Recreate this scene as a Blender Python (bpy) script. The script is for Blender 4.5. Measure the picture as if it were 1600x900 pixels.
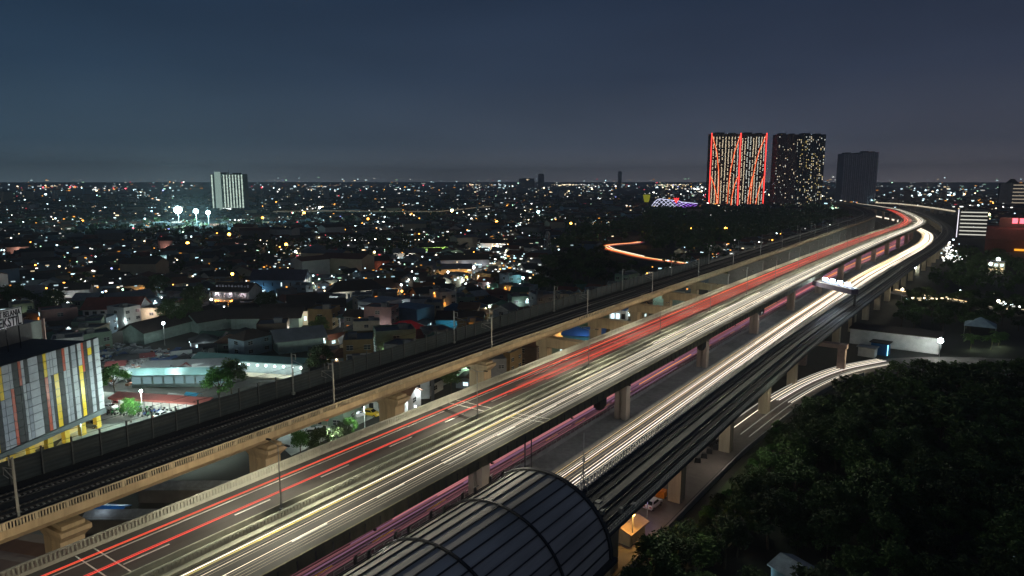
import bpy, bmesh, math, random
from mathutils import Vector, Matrix
random.seed(11)
S = bpy.context.scene
COL = S.collection
for o in list(bpy.data.objects): bpy.data.objects.remove(o)
R_ = math.radians
CAMH = 57.0
# ---------------------------------------------------------------- camera
FPX = 1067.0; PITCH = math.atan(167/FPX); HEAD = R_(34.7)
cd = bpy.data.cameras.new('camera'); cam = bpy.data.objects.new('camera', cd); COL.objects.link(cam)
cd.lens = 24.0*1067/1066.67; cd.sensor_width = 36; cd.clip_start = 0.5; cd.clip_end = 60000
cam.location = (0, 0, CAMH); cam.rotation_euler = (R_(90)-PITCH, 0, HEAD)
S.camera = cam
# ---------------------------------------------------------------- render and view
S.view_settings.view_transform = 'Standard'; S.view_settings.look = 'None'
S.view_settings.exposure = 0.0; S.view_settings.gamma = 1.0
cy = S.cycles
cy.use_denoising = True; cy.max_bounces = 5; cy.diffuse_bounces = 2; cy.glossy_bounces = 2
cy.transmission_bounces = 2; cy.volume_bounces = 0; cy.transparent_max_bounces = 4
cy.use_light_tree = True; cy.sample_clamp_indirect = 3.0; cy.caustics_reflective = False; cy.caustics_refractive = False
# ---------------------------------------------------------------- night sky
Wd = bpy.data.worlds.new('World'); S.world = Wd; Wd.use_nodes = True
nt = Wd.node_tree; nt.nodes.clear()
def nd(t, k, **kw):
    n = t.nodes.new(k)
    for a, b in kw.items(): setattr(n, a, b)
    return n
out = nd(nt, 'ShaderNodeOutputWorld'); bg = nd(nt, 'ShaderNodeBackground'); tc = nd(nt, 'ShaderNodeTexCoord')
sep = nd(nt, 'ShaderNodeSeparateXYZ'); ramp = nd(nt, 'ShaderNodeValToRGB'); ns = nd(nt, 'ShaderNodeTexNoise')
sky = nd(nt, 'ShaderNodeTexSky', sky_type='NISHITA'); sky.sun_disc = False; sky.sun_elevation = R_(28); sky.sun_rotation = R_(200)
nt.links.new(tc.outputs['Generated'], sep.inputs[0]); nt.links.new(sep.outputs['Z'], ramp.inputs[0])
r = ramp.color_ramp; r.elements[0].position = 0.0; r.elements[0].color = (.200, .205, .235, 1)
r.elements[1].position = 1.0; r.elements[1].color = (.028, .037, .058, 1)
for p, c in ((.02, (.125, .138, .168)), (.05, (.068, .086, .122)), (.14, (.034, .051, .088)), (.26, (.018, .031, .061)), (.45, (.020, .030, .052))):
    e = r.elements.new(p); e.color = (*c, 1)
# a slight west-east tint: teal over the open side, violet-grey over the lit towers
mp = nd(nt, 'ShaderNodeVectorMath', operation='DOT_PRODUCT'); mp.inputs[1].default_value = (math.cos(HEAD), math.sin(HEAD), 0)
nt.links.new(tc.outputs['Generated'], mp.inputs[0])
tr = nd(nt, 'ShaderNodeValToRGB'); mr = nd(nt, 'ShaderNodeMapRange'); mr.inputs[1].default_value = -.65; mr.inputs[2].default_value = .65
nt.links.new(mp.outputs['Value'], mr.inputs[0]); nt.links.new(mr.outputs[0], tr.inputs[0])
tr.color_ramp.elements[0].color = (.66, .97, 1.02, 1); tr.color_ramp.elements[1].color = (1.0, .86, .86, 1)
e = tr.color_ramp.elements.new(.45); e.color = (.92, .98, 1.0, 1)
mx = nd(nt, 'ShaderNodeMix', data_type='RGBA', blend_type='MULTIPLY'); mx.inputs[0].default_value = 1
nt.links.new(ramp.outputs[0], mx.inputs[6]); nt.links.new(tr.outputs[0], mx.inputs[7])
nm = nd(nt, 'ShaderNodeMapping'); nm.inputs['Scale'].default_value = (1.2, 1.2, 5); ns.inputs['Scale'].default_value = 2.2; ns.inputs['Detail'].default_value = 4
nt.links.new(tc.outputs['Generated'], nm.inputs[0]); nt.links.new(nm.outputs[0], ns.inputs['Vector'])
mr2 = nd(nt, 'ShaderNodeMapRange'); mr2.inputs[1].default_value = .35; mr2.inputs[2].default_value = .7; mr2.inputs[3].default_value = .92; mr2.inputs[4].default_value = 1.1
nt.links.new(ns.outputs[0], mr2.inputs[0])
mx2 = nd(nt, 'ShaderNodeVectorMath', operation='SCALE'); nt.links.new(mx.outputs[2], mx2.inputs[0]); nt.links.new(mr2.outputs[0], mx2.inputs['Scale'])
sc2 = nd(nt, 'ShaderNodeVectorMath', operation='SCALE'); sc2.inputs['Scale'].default_value = 0.00012
nt.links.new(sky.outputs[0], sc2.inputs[0])
ad = nd(nt, 'ShaderNodeVectorMath', operation='ADD'); nt.links.new(mx2.outputs[0], ad.inputs[0]); nt.links.new(sc2.outputs[0], ad.inputs[1])
nt.links.new(ad.outputs[0], bg.inputs[0]); bg.inputs[1].default_value = 0.93; nt.links.new(bg.outputs[0], out.inputs[0])
# weak cool sun lamp added as ambient fill
sl = bpy.data.lights.new('ambient_fill', 'SUN'); sl.energy = 0.03; sl.angle = R_(12); sl.color = (.75, .85, 1)
so = bpy.data.objects.new('ambient_fill', sl); COL.objects.link(so); so.rotation_euler = (R_(62), 0, R_(20))
# ---------------------------------------------------------------- pixel -> ground point (photo pixels, 1600 x 900)
cp, sp_ = math.cos(PITCH), math.sin(PITCH); ch, sh = math.cos(HEAD), math.sin(HEAD)
F = Vector((-sh*cp, ch*cp, -sp_)); RT = Vector((ch, sh, 0)); UP = RT.cross(F)
def ray(x, y): return F + RT*((x-800)/FPX) + UP*((450-y)/FPX)
def at(x, y, z=0.0):
    d = ray(x, y); t = (z-CAMH)/d.z
    return Vector((d.x*t, d.y*t, z))
def proj(p):
    v = Vector(p) - Vector((0, 0, CAMH)); c = v.dot(F)
    return (800+FPX*v.dot(RT)/c, 450-FPX*v.dot(UP)/c) if c > 1 else (-9e9, 9e9)
# ---------------------------------------------------------------- materials
MATS = {}
def mat(name, color, rough=.8, var=.25, scale=1.5, metal=0., bump=0., emit=None, es=0., sample=True, streak=0., objcol=False, wave=None, spec=.4, objrand=0.):
    if name in MATS: return MATS[name]
    m = bpy.data.materials.new(name); MATS[name] = m; m.use_nodes = True; t = m.node_tree; b = t.nodes['Principled BSDF']
    b.inputs['Roughness'].default_value = rough; b.inputs['Metallic'].default_value = metal; b.inputs['Specular IOR Level'].default_value = spec
    tcn = nd(t, 'ShaderNodeTexCoord'); src = None
    if objcol:
        oi = nd(t, 'ShaderNodeObjectInfo'); base = oi.outputs['Color']
    else:
        rgb = nd(t, 'ShaderNodeRGB'); rgb.outputs[0].default_value = (*color, 1); base = rgb.outputs[0]
    if var or streak:
        n = nd(t, 'ShaderNodeTexNoise'); n.inputs['Scale'].default_value = scale; n.inputs['Detail'].default_value = 6; n.inputs['Roughness'].default_value = .65
        if streak:
            mpn = nd(t, 'ShaderNodeMapping'); mpn.inputs['Scale'].default_value = (1, 1, .12) if streak == 1 else (1, .06, 1)
            t.links.new(tcn.outputs['Object'], mpn.inputs[0]); t.links.new(mpn.outputs[0], n.inputs['Vector'])
        else: t.links.new(tcn.outputs['Object'], n.inputs['Vector'])
        n2 = nd(t, 'ShaderNodeTexNoise'); n2.inputs['Scale'].default_value = scale*.13; n2.inputs['Detail'].default_value = 3
        t.links.new(tcn.outputs['Object'], n2.inputs['Vector'])
        av = nd(t, 'ShaderNodeMath', operation='ADD'); t.links.new(n.outputs[0], av.inputs[0]); t.links.new(n2.outputs[0], av.inputs[1])
        q = nd(t, 'ShaderNodeMapRange'); q.inputs[1].default_value = .65; q.inputs[2].default_value = 1.35; q.inputs[3].default_value = 1-var; q.inputs[4].default_value = 1+var
        t.links.new(av.outputs[0], q.inputs[0])
        s = nd(t, 'ShaderNodeVectorMath', operation='SCALE'); t.links.new(base, s.inputs[0]); t.links.new(q.outputs[0], s.inputs['Scale']); base = s.outputs[0]
    if objrand:
        oi = nd(t, 'ShaderNodeObjectInfo'); q = nd(t, 'ShaderNodeMapRange'); q.inputs[3].default_value = 1-objrand; q.inputs[4].default_value = 1+objrand
        t.links.new(oi.outputs['Random'], q.inputs[0]); s = nd(t, 'ShaderNodeVectorMath', operation='SCALE'); t.links.new(base, s.inputs[0]); t.links.new(q.outputs[0], s.inputs['Scale']); base = s.outputs[0]
    if wave:
        w = nd(t, 'ShaderNodeTexWave'); w.bands_direction = wave[0]; w.inputs['Scale'].default_value = wave[1]; w.inputs['Distortion'].default_value = 0
        t.links.new(tcn.outputs['Object'], w.inputs[0])
        q = nd(t, 'ShaderNodeMapRange'); q.inputs[3].default_value = 1-wave[2]; q.inputs[4].default_value = 1
        t.links.new(w.outputs[1], q.inputs[0]); s = nd(t, 'ShaderNodeVectorMath', operation='SCALE'); t.links.new(base, s.inputs[0]); t.links.new(q.outputs[0], s.inputs['Scale']); base = s.outputs[0]
    t.links.new(base, b.inputs['Base Color'])
    if bump:
        n = nd(t, 'ShaderNodeTexNoise'); n.inputs['Scale'].default_value = scale*6; n.inputs['Detail'].default_value = 4
        t.links.new(tcn.outputs['Object'], n.inputs['Vector']); bp = nd(t, 'ShaderNodeBump'); bp.inputs['Strength'].default_value = bump
        t.links.new(n.outputs[0], bp.inputs['Height']); t.links.new(bp.outputs[0], b.inputs['Normal'])
    if emit:
        b.inputs['Emission Color'].default_value = (*emit, 1); b.inputs['Emission Strength'].default_value = es
        if not sample: m.cycles.emission_sampling = 'NONE'
    return m
def glow(name, c, s, sample=False):
    return mat(name, (0.02, 0.02, 0.02), var=0, emit=c, es=s, sample=sample)
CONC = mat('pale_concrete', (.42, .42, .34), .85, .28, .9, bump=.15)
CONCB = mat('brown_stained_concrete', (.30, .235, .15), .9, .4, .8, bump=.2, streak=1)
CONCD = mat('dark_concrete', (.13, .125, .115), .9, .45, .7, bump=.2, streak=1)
CONCG = mat('grey_concrete', (.22, .22, .215), .88, .3, .7, bump=.15)
SLAB = mat('track_slab', (.035, .037, .04), .9, .35, .6)
STEEL = mat('galvanised_steel', (.30, .31, .30), .5, .15, 3, metal=.4)
DARKM = mat('dark_steel', (.035, .037, .04), .55, .2, 3, metal=.3)
RAIL = mat('rail_steel', (.10, .09, .085), .35, .2, 4, metal=.8)
PAINTW = mat('white_road_paint', (.78, .78, .70), .6, .3, 3)
PAINTY = mat('yellow_road_paint', (.80, .62, .05), .6, .25, 3)
# ---------------------------------------------------------------- mesh builder
class MB:
    def __init__(s): s.v = []; s.f = []; s.m = []
    def face(s, pts, mi=0):
        b = len(s.v); s.v.extend([tuple(p) for p in pts]); s.f.append(tuple(range(b, b+len(pts)))); s.m.append(mi)
    def box(s, c, d, rz=0, mi=0, taper=1.0):
        b = len(s.v); cx, cyy, cz = c; hx, hy, hz = d[0]/2, d[1]/2, d[2]/2; co, si = math.cos(rz), math.sin(rz)
        for z in (-1, 1):
            k = taper if z > 0 else 1
            for x, y in ((-1, -1), (1, -1), (1, 1), (-1, 1)):
                X, Y = x*hx*k, y*hy*k; s.v.append((cx+X*co-Y*si, cyy+X*si+Y*co, cz+z*hz))
        for q in ((0, 3, 2, 1), (4, 5, 6, 7), (0, 1, 5, 4), (1, 2, 6, 5), (2, 3, 7, 6), (3, 0, 4, 7)):
            s.f.append(tuple(b+i for i in q)); s.m.append(mi)
    def prism(s, pts, z0, z1, mi=0):
        n = len(pts); b = len(s.v)
        for z in (z0, z1): s.v.extend((p[0], p[1], z) for p in pts)
        s.f.append(tuple(b+i for i in reversed(range(n)))); s.m.append(mi); s.f.append(tuple(b+n+i for i in range(n))); s.m.append(mi)
        for i in range(n):
            j = (i+1) % n; s.f.append((b+i, b+j, b+n+j, b+n+i)); s.m.append(mi)
    def sweep(s, rings, mi=0, caps=True, closed=True):
        n = len(rings[0]); b = len(s.v)
        for rg in rings: s.v.extend(tuple(p) for p in rg)
        for k in range(len(rings)-1):
            for i in range(n if closed else n-1):
                j = (i+1) % n; s.f.append((b+k*n+i, b+k*n+j, b+(k+1)*n+j, b+(k+1)*n+i)); s.m.append(mi)
        if caps and closed:
            s.f.append(tuple(b+i for i in reversed(range(n)))); s.m.append(mi)
            s.f.append(tuple(b+(len(rings)-1)*n+i for i in range(n))); s.m.append(mi)
    def tube(s, pts, r, n=6, mi=0, r1=None):
        pts = [Vector(p) for p in pts]; rings = []
        for k, p in enumerate(pts):
            d = (pts[min(k+1, len(pts)-1)]-pts[max(k-1, 0)]).normalized()
            a = d.cross(Vector((0, 0, 1)));
            if a.length < .05: a = d.cross(Vector((1, 0, 0)))
            a.normalize(); c = a.cross(d); rr = r if r1 is None else r+(r1-r)*k/(len(pts)-1)
            rings.append([p+a*rr*math.cos(2*math.pi*i/n)+c*rr*math.sin(2*math.pi*i/n) for i in range(n)])
        s.sweep(rings, mi)
    def ball(s, c, r, n=10, mi=0):
        c = Vector(c); m = n//2; s.sweep([[c+Vector((r*math.sin(math.pi*max(.02, min(.98, j/m)))*math.cos(2*math.pi*i/n), r*math.sin(math.pi*max(.02, min(.98, j/m)))*math.sin(2*math.pi*i/n), -r*math.cos(math.pi*j/m))) for i in range(n)] for j in range(m+1)], mi)
    def data(s, name, mats):
        me = bpy.data.meshes.new(name); me.from_pydata(s.v, [], s.f)
        for m in (mats if isinstance(mats, (list, tuple)) else [mats]): me.materials.append(m)
        if any(s.m): me.polygons.foreach_set('material_index', s.m)
        me.update(); return me
    def build(s, name, mats, parent=None, smooth=False, rec=True):
        me = s.data(name, mats)
        if rec:
            bm = bmesh.new(); bm.from_mesh(me); bmesh.ops.recalc_face_normals(bm, faces=bm.faces); bm.to_mesh(me); bm.free()
        if smooth: me.polygons.foreach_set('use_smooth', [True]*len(me.polygons))
        return link(name, me, parent)
def link(name, me, parent=None):
    o = bpy.data.objects.new(name, me); COL.objects.link(o)
    if parent is not None: o.parent = parent
    return o
def tag(o, label, cat, group=None, kind=None):
    o['label'] = label
    if cat: o['category'] = cat
    if group: o['group'] = group
    if kind: o['kind'] = kind
    return o
def struct(o, label, cat=None):
    o['kind'] = 'structure'; o['label'] = label
    o['category'] = cat or o.name.replace('_', ' ').split('.')[0]
    return o
def empty(name, loc=(0, 0, 0), rz=0):
    o = bpy.data.objects.new(name, None); COL.objects.link(o); o.location = loc; o.rotation_euler = (0, 0, rz); o.empty_display_size = .5
    return o
def copy_tree(o, parent=None, kids=None):
    c = o.copy(); COL.objects.link(c); c.parent = parent
    for ch_ in o.children: copy_tree(ch_, c)
    return c
ORD = ['first', 'second', 'third', 'fourth', 'fifth', 'sixth', 'seventh', 'eighth', 'ninth', 'tenth', 'eleventh', 'twelfth', 'thirteenth', 'fourteenth', 'fifteenth', 'sixteenth', 'seventeenth', 'eighteenth', 'nineteenth', 'twentieth',
       'twenty-first', 'twenty-second', 'twenty-third', 'twenty-fourth', 'twenty-fifth', 'twenty-sixth', 'twenty-seventh', 'twenty-eighth', 'twenty-ninth', 'thirtieth', 'thirty-first', 'thirty-second', 'thirty-third', 'thirty-fourth']
# ---------------------------------------------------------------- alignments (real curves in plan)
def table(tb):
    ys = [a for a, b in tb]; xs = [b for a, b in tb]; n = len(ys); ms = []
    for i in range(n):
        if i in (0, n-1): k = (0, 1) if i == 0 else (n-2, n-1); ms.append((xs[k[1]]-xs[k[0]])/(ys[k[1]]-ys[k[0]]))
        else:
            a = (xs[i]-xs[i-1])/(ys[i]-ys[i-1]); b = (xs[i+1]-xs[i])/(ys[i+1]-ys[i]); ms.append((a+b)/2)
    def f(y):
        if y <= ys[0]: return xs[0]+ms[0]*(y-ys[0])
        if y >= ys[-1]: return xs[-1]+ms[-1]*(y-ys[-1])
        i = max(k for k in range(n-1) if ys[k] <= y); h = ys[i+1]-ys[i]; t = (y-ys[i])/h
        return (2*t**3-3*t*t+1)*xs[i]+(t**3-2*t*t+t)*h*ms[i]+(-2*t**3+3*t*t)*xs[i+1]+(t**3-t*t)*h*ms[i+1]
    return f
HW = table([(-80, 0), (200, 0), (300, 0), (430, 1.5), (550, 4.5), (670, 9), (740, 10), (800, 7.5), (890, -4), (960, -15), (1127, -48), (1330, -116), (1500, -190)])
LW = table([(-80, 0), (250, 0), (340, 1), (447, 3), (579, 9), (700, 14), (755, 14.5), (866, 8), (930, -2), (1010, -18), (1130, -45), (1330, -112)])
LR = table([(-80, 0), (200, 0), (229, .7), (364, 5), (466, 8.5), (564, 13), (680, 15), (755, 13.5), (874, 5), (960, -6), (1067, -20), (1233, -49), (1400, -90)])
HS = table([(-80, -87), (27, -90), (61, -91.5), (136, -93.8), (237, -95.4), (388, -97.3), (549, -99.2), (700, -101), (800, -102), (880, -105), (960, -114), (1100, -141), (1264, -187), (1420, -240)])
def pt(fn, y, off, z):
    s = (fn(y+.5)-fn(y-.5)); l = math.hypot(1, s)
    return Vector((fn(y)+off/l, y-off*s/l, z))
def samples(y0, y1, near=10, far=22):
    out = [y0]
    while out[-1] < y1-1e-6:
        st = y1-y0 if False else (40 if out[-1] < 160 else near if out[-1] < 960 else far)
        out.append(min(y1, out[-1]+st))
    return out
def sweepf(mb, fn, prof, y0, y1, mi=0, caps=True):
    mb.sweep([[pt(fn, y, o, z) for o, z in prof] for y in samples(y0, y1)], mi, caps)
def strip(mb, fn, o0, o1, z, y0, y1, mi=0, th=.006):
    sweepf(mb, fn, [(o0, z-th), (o1, z-th), (o1, z), (o0, z)], y0, y1, mi)
def yaw(fn, y): return -math.atan(fn(y+.5)-fn(y-.5))
def frames(fn, y, off, z): return pt(fn, y, off, z), yaw(fn, y)

# ================================================================ SETTING: ground, roads
GROUND = mat('ground_soil', (.030, .030, .025), .95, .5, .08, bump=.1)
mb = MB(); ang = [i*2*math.pi/64 for i in range(64)]; rads = [0, 120, 400, 1200, 4000, 14000, 42000]
for k in range(1, len(rads)-1):
    for i in range(64):
        a, b = ang[i], ang[(i+1) % 64]; r0, r1 = rads[k], rads[k+1]
        mb.face([(r0*math.cos(a), r0*math.sin(a), 0), (r1*math.cos(a), r1*math.sin(a), 0), (r1*math.cos(b), r1*math.sin(b), 0), (r0*math.cos(b), r0*math.sin(b), 0)])
mb.face([(120*math.cos(a), 120*math.sin(a), 0) for a in ang])
struct(mb.build('ground', GROUND), 'dark soil and scrub ground stretching flat to the horizon')
ASPH = mat('asphalt', (.075, .073, .066), .78, .32, .5, streak=2, bump=.1)
ASPHL = mat('lower_asphalt', (.085, .08, .082), .7, .3, .5, streak=2)
mb = MB(); strip(mb, LW, -89, -72.6, .012, -60, 1500)
struct(mb.build('road', ASPHL), 'ground level toll road carriageway with tail light glow below the elevated highway')
mb = MB(); strip(mb, LW, -65.4, -50, .012, -60, 1500)
struct(mb.build('road', ASPHL), 'ground level toll road carriageway with headlight streaks beside the light rail viaduct')
mb = MB(); strip(mb, LW, -72.2, -65.8, .03, -60, 1500)
struct(mb.build('median_ground', mat('median_gravel', (.16, .16, .155), .9, .45, .8, bump=.3)), 'grey unpaved median strip where the highway piers stand')
# markings of the lower road (parts of one painted set)
def marks(name, fn, z, solid, dash, y0, y1, par, label):
    e = []
    for o, m_ in solid:
        k = MB(); strip(k, fn, o-.13, o+.13, z, y0, y1); q = k.build(name, m_, par); e.append(q)
    for o, m_ in dash:
        k = MB(); y = 18.4
        while y < min(y1, 620):
            k.sweep([[pt(fn, yy, oo, zz) for oo, zz in ((o-.13, z-.006), (o+.13, z-.006), (o+.13, z), (o-.13, z))] for yy in (y, y+2.5, y+5)]); y += 13.1
        q = k.build('dashed_line', m_, par); e.append(q)
    return e
rm = empty('road_markings'); rm['kind'] = 'structure'; rm['label'] = 'painted lane lines on the ground level toll road'; rm['category'] = 'road markings'
marks('edge_line', LW, .022, [(-86.5, PAINTW), (-73.4, PAINTW), (-64.6, PAINTW), (-51.6, PAINTW)], [(-82.8, PAINTW), (-79.3, PAINTW), (-75.9, PAINTY), (-61.2, PAINTW), (-57.9, PAINTW), (-54.6, PAINTW)], -60, 900, rm, '')
# guard barriers at ground
def barrier(fn, off, z0, y0, y1, name, label, cat, m_=CONCG, h=.85, ribs=None):
    root = empty(name); tag(root, label, cat)
    k = MB(); sweepf(k, fn, [(off-.3, z0), (off+.3, z0), (off+.18, z0+.25), (off+.1, z0+h), (off-.1, z0+h), (off-.18, z0+.25)], y0, y1); k.build('barrier_wall', m_, root)
    if ribs:
        k = MB(); y = ribs[0]
        while y < ribs[1]:
            p, a = frames(fn, y, off, z0+h+.3); k.box(p, (.08, .08, .6), a); y += 2.0
        sweepf(k, fn, [(off-.04, z0+h+.6), (off+.04, z0+h+.6), (off+.04, z0+h+.68), (off-.04, z0+h+.68)], ribs[0], ribs[1])
        k.build('guard_rail', STEEL, root)
    return root
barrier(LW, -72.4, 0, -60, 1300, 'concrete_barrier', 'low concrete barrier between the tail light road and the median piers', 'barrier', CONCG, ribs=(60, 420))
barrier(LW, -65.6, 0, -60, 1300, 'concrete_barrier', 'low concrete barrier between the median piers and the headlight road', 'barrier')
barrier(LW, -89.3, 0, -60, 1100, 'concrete_barrier', 'low concrete barrier along the far edge of the tail light road', 'barrier')
barrier(LW, -49.8, 0, -60, 1000, 'concrete_barrier', 'low concrete barrier at the foot of the light rail viaduct', 'barrier')

# frontage road on the right
FR = [(-45, -40), (-44.5, 60), (-43.5, 130), (-42.5, 150), (-40, 180), (-36.5, 202), (-31, 222), (-22, 240), (-8, 254), (10, 264), (40, 275)]
def ribbon(pts, w, z, th=.01):
    rings = []
    P = [Vector((a, b, 0)) for a, b in pts]
    Q = []
    for i in range(len(P)-1):
        p0 = P[max(i-1, 0)]; p1 = P[i]; p2 = P[i+1]; p3 = P[min(i+2, len(P)-1)]
        for t in (0, .25, .5, .75):
            Q.append(.5*((2*p1)+(p2-p0)*t+(2*p0-5*p1+4*p2-p3)*t*t+(3*p1-p0-3*p2+p3)*t**3))
    Q.append(P[-1])
    for i, p in enumerate(Q):
        d = (Q[min(i+1, len(Q)-1)]-Q[max(i-1, 0)]).normalized(); n = Vector((d.y, -d.x, 0))
        rings.append([p+n*a+Vector((0, 0, b)) for a, b in ((w[0], z-th), (w[1], z-th), (w[1], z), (w[0], z))])
    return rings
mb = MB(); mb.sweep(ribbon(FR, (-4.5, 4.2), .014)); struct(mb.build('road', mat('frontage_asphalt', (.16, .14, .125), .85, .3, .6)), 'pale local street running under the light rail viaduct and bending right')
mb = MB(); mb.sweep(ribbon(FR[:7], (5.2, 5.5), 1.1, 1.1)); wl = mb.build('boundary_wall', CONCG); tag(wl, 'low grey boundary wall between the local street and the dark wood', 'wall')
mb = MB(); mb.prism([(-37.6, 40), (-34.5, 40), (-32, 150), (-36, 160)], 0, .05)
struct(mb.build('grass', mat('verge_grass', (.035, .05, .018), .95, .4, 1.2, bump=.4)), 'mown grass verge beyond the boundary wall'); bpy.data.objects['grass']['kind'] = 'stuff'

# ================================================================ ELEVATED HIGHWAY
hw = empty('elevated_highway'); tag(hw, 'double carriageway elevated toll highway on paired column piers curving into the distance', 'elevated highway')
Y0, Y1 = -60, 1480
Z = 17.0
k = MB(); sweepf(k, HW, [(-78.2, Z-.35), (-56.3, Z-.35), (-56.3, Z), (-78.2, Z)], Y0, Y1); k.build('deck', ASPH, hw)
k = MB()
for c in (-72.9, -62): sweepf(k, HW, [(c-4.6, Z-.37), (c-3, Z-2.3), (c+3, Z-2.3), (c+4.6, Z-.37)], Y0, Y1)
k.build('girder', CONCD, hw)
def parapet(off, inner, name='parapet', h=1.1, m_=CONC, fn=HW, z=Z, y1=Y1):
    s = inner  # +1: inner face to +x
    k = MB(); prof = [(off-.22*s, z-.5), (off+.28*s, z-.5), (off+.28*s, z+.06), (off+.16*s, z+.35), (off+.08*s, z+h), (off-.14*s, z+h), (off-.22*s, z+.3)]
    sweepf(k, fn, prof, Y0, y1)
    return k
k = parapet(-78.1, 1, h=1.3); k.build('parapet', CONC, hw)
k = MB(); y = 15.0
while y < 250:
    p, a = frames(HW, y, -77.93, Z+.80); k.box(p, (.1, .15, .74), a); y += .42
q = k.build('parapet_ribs', CONC, hw)
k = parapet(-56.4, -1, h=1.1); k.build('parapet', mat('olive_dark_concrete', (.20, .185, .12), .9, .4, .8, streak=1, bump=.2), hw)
k = MB(); y = 20.0
while y < 300:      # panel joints and drain hoods on the outer face
    p, a = frames(HW, y, -56.14, Z+.15); k.box(p, (.1, .12, 1.1), a); y += 2.4
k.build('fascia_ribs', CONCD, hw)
# median: two low walls with a gap
k = MB(); sweepf(k, HW, [(-67.35, Z+.01), (-65.2, Z+.01), (-65.2, Z+.30), (-65.8, Z+.42), (-66.0, Z+1.15), (-66.3, Z+1.15), (-66.5, Z+.35), (-67.35, Z+.2)], Y0, Y1); k.build('median_barrier', CONC, hw)
k = MB(); sweepf(k, HW, [(-68.15, Z+.01), (-67.85, Z+.01), (-67.9, Z+.95), (-68.08, Z+.95)], Y0, Y1); k.build('median_barrier', CONC, hw)
k = MB(); y = 18.0
while y < 260:
    p, a = frames(HW, y, -65.86, Z+.8); k.box(p, (.1, .17, .62), a); y += .46
k.build('median_ribs', CONC, hw)
marks('edge_line', HW, Z+.01, [(-75.5, PAINTW), (-68.6, PAINTW), (-64.25, PAINTY), (-57.7, PAINTW)], [(-71.75, PAINTW), (-60.95, PAINTW)], -60, 1000, hw, '')
k = MB()
for y in (29.3, 31.2, 92, 94, 152, 210, 270, 330):
    for a, b in ((-77.7, -68.3), (-65.1, -56.8)):
        p0 = pt(HW, y, a, Z+.012); p1 = pt(HW, y+(1.4 if a > -70 else 0), b, Z+.012); k.sweep([[p0, p0+Vector((0, .16, 0)), p0+Vector((0, .16, -.008)), p0+Vector((0, 0, -.008))], [p1, p1+Vector((0, .16, 0)), p1+Vector((0, .16, -.008)), p1+Vector((0, 0, -.008))]])
k.build('expansion_joint', PAINTW, hw)
k = MB()
for y in (88.0,):
    p0 = pt(HW, y, -74, Z+.013); k.box(p0+Vector((1.5, 0, 0)), (10.5, 1.0, .006), -.2)
k.build('painted_shadow', mat('shadow_strip_dark', (.02, .018, .016), .8, .2, 2), hw)  # dark strip painted across the deck in place of a cast shadow
PIERC = mat('pier_concrete', (.32, .27, .22), .88, .35, .7, streak=1, bump=.15)
def pier_mesh(w, d, h, cap=None, pair=0., cut=0):
    k = MB()
    if pair:
        for s in (-1, 1): k.box((s*pair, 0, h/2), (w, d, h))
        k.box((0, 0, h-1), (pair*2, d*.7, 1.6)); k.box((0, 0, h*.5), (pair*2-w+.1, d*.35, h*.98))
    else: k.box((0, 0, h/2), (w, d, h))
    if cap:
        k.box((0, 0, h+cap[2]/2-.01), (cap[0], cap[1], cap[2]))
    return k
hp = pier_mesh(1.15, 2.2, 13.1, (12, 2.4, 1.6), pair=.95).data('pier', PIERC)
for y in range(-25, 1450, 57):
    o = link('pier', hp, hw); p, a = frames(HW, y, -68.6, 0); o.location = p; o.rotation_euler = (0, 0, a)
# junction boxes hanging under the edge
k = MB()
for y in (112, 168, 224): p, a = frames(HW, y, -57.2, Z-1.5); k.box(p, (1.4, 2.6, 1.6), a); k.box(p+Vector((0, 0, -1)), (1.0, 1.8, .5), a)
k.build('drain_box', DARKM, hw)

# lamp posts on the median: full cut-off heads, lit downwards
LAMPHW = []
lp = empty('lamp_post', (0, 0, 0))
k = MB(); k.tube([(0, 0, 0), (0, 0, 8.6)], .11, 6, r1=.06); k.box((0, 0, .3), (.4, .4, .6)); k.build('pole', STEEL, lp)
k = MB(); k.tube([(-1.6, 0, 8.9), (0, 0, 8.55), (1.6, 0, 8.9)], .045, 5); k.build('arm', STEEL, lp)
k = MB()
for s in (-1, 1): k.box((s*1.8, 0, 8.93), (.7, .28, .13))
k.build('lamp_head', DARKM, lp)
k = MB()
for s in (-1, 1): k.face([(s*1.8-.28, -.1, 8.855), (s*1.8-.28, .1, 8.855), (s*1.8+.28, .1, 8.855), (s*1.8+.28, -.1, 8.855)])
k.build('lens', glow('lens_light', (1, .93, .7), 8), lp, rec=False)
def spot(name, par, loc, e, col, cone=150, rad=.25, aim=(0, 0, -1), blend=.5):
    l = bpy.data.lights.new(name, 'SPOT'); l.energy = e; l.color = col; l.spot_size = R_(cone); l.spot_blend = blend; l.shadow_soft_size = rad
    o = bpy.data.objects.new(name, l); COL.objects.link(o); o.parent = par; o.location = loc
    o.rotation_euler = Vector(aim).to_track_quat('-Z', 'Y').to_euler(); return o
def bulb(par, loc, e, col, rad=.3, name='lamp_light'):
    l = bpy.data.lights.new(name, 'POINT'); l.energy = e; l.color = col; l.shadow_soft_size = rad
    o = bpy.data.objects.new(name, l); COL.objects.link(o); o.parent = par; o.location = loc; return o
n = 0
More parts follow.
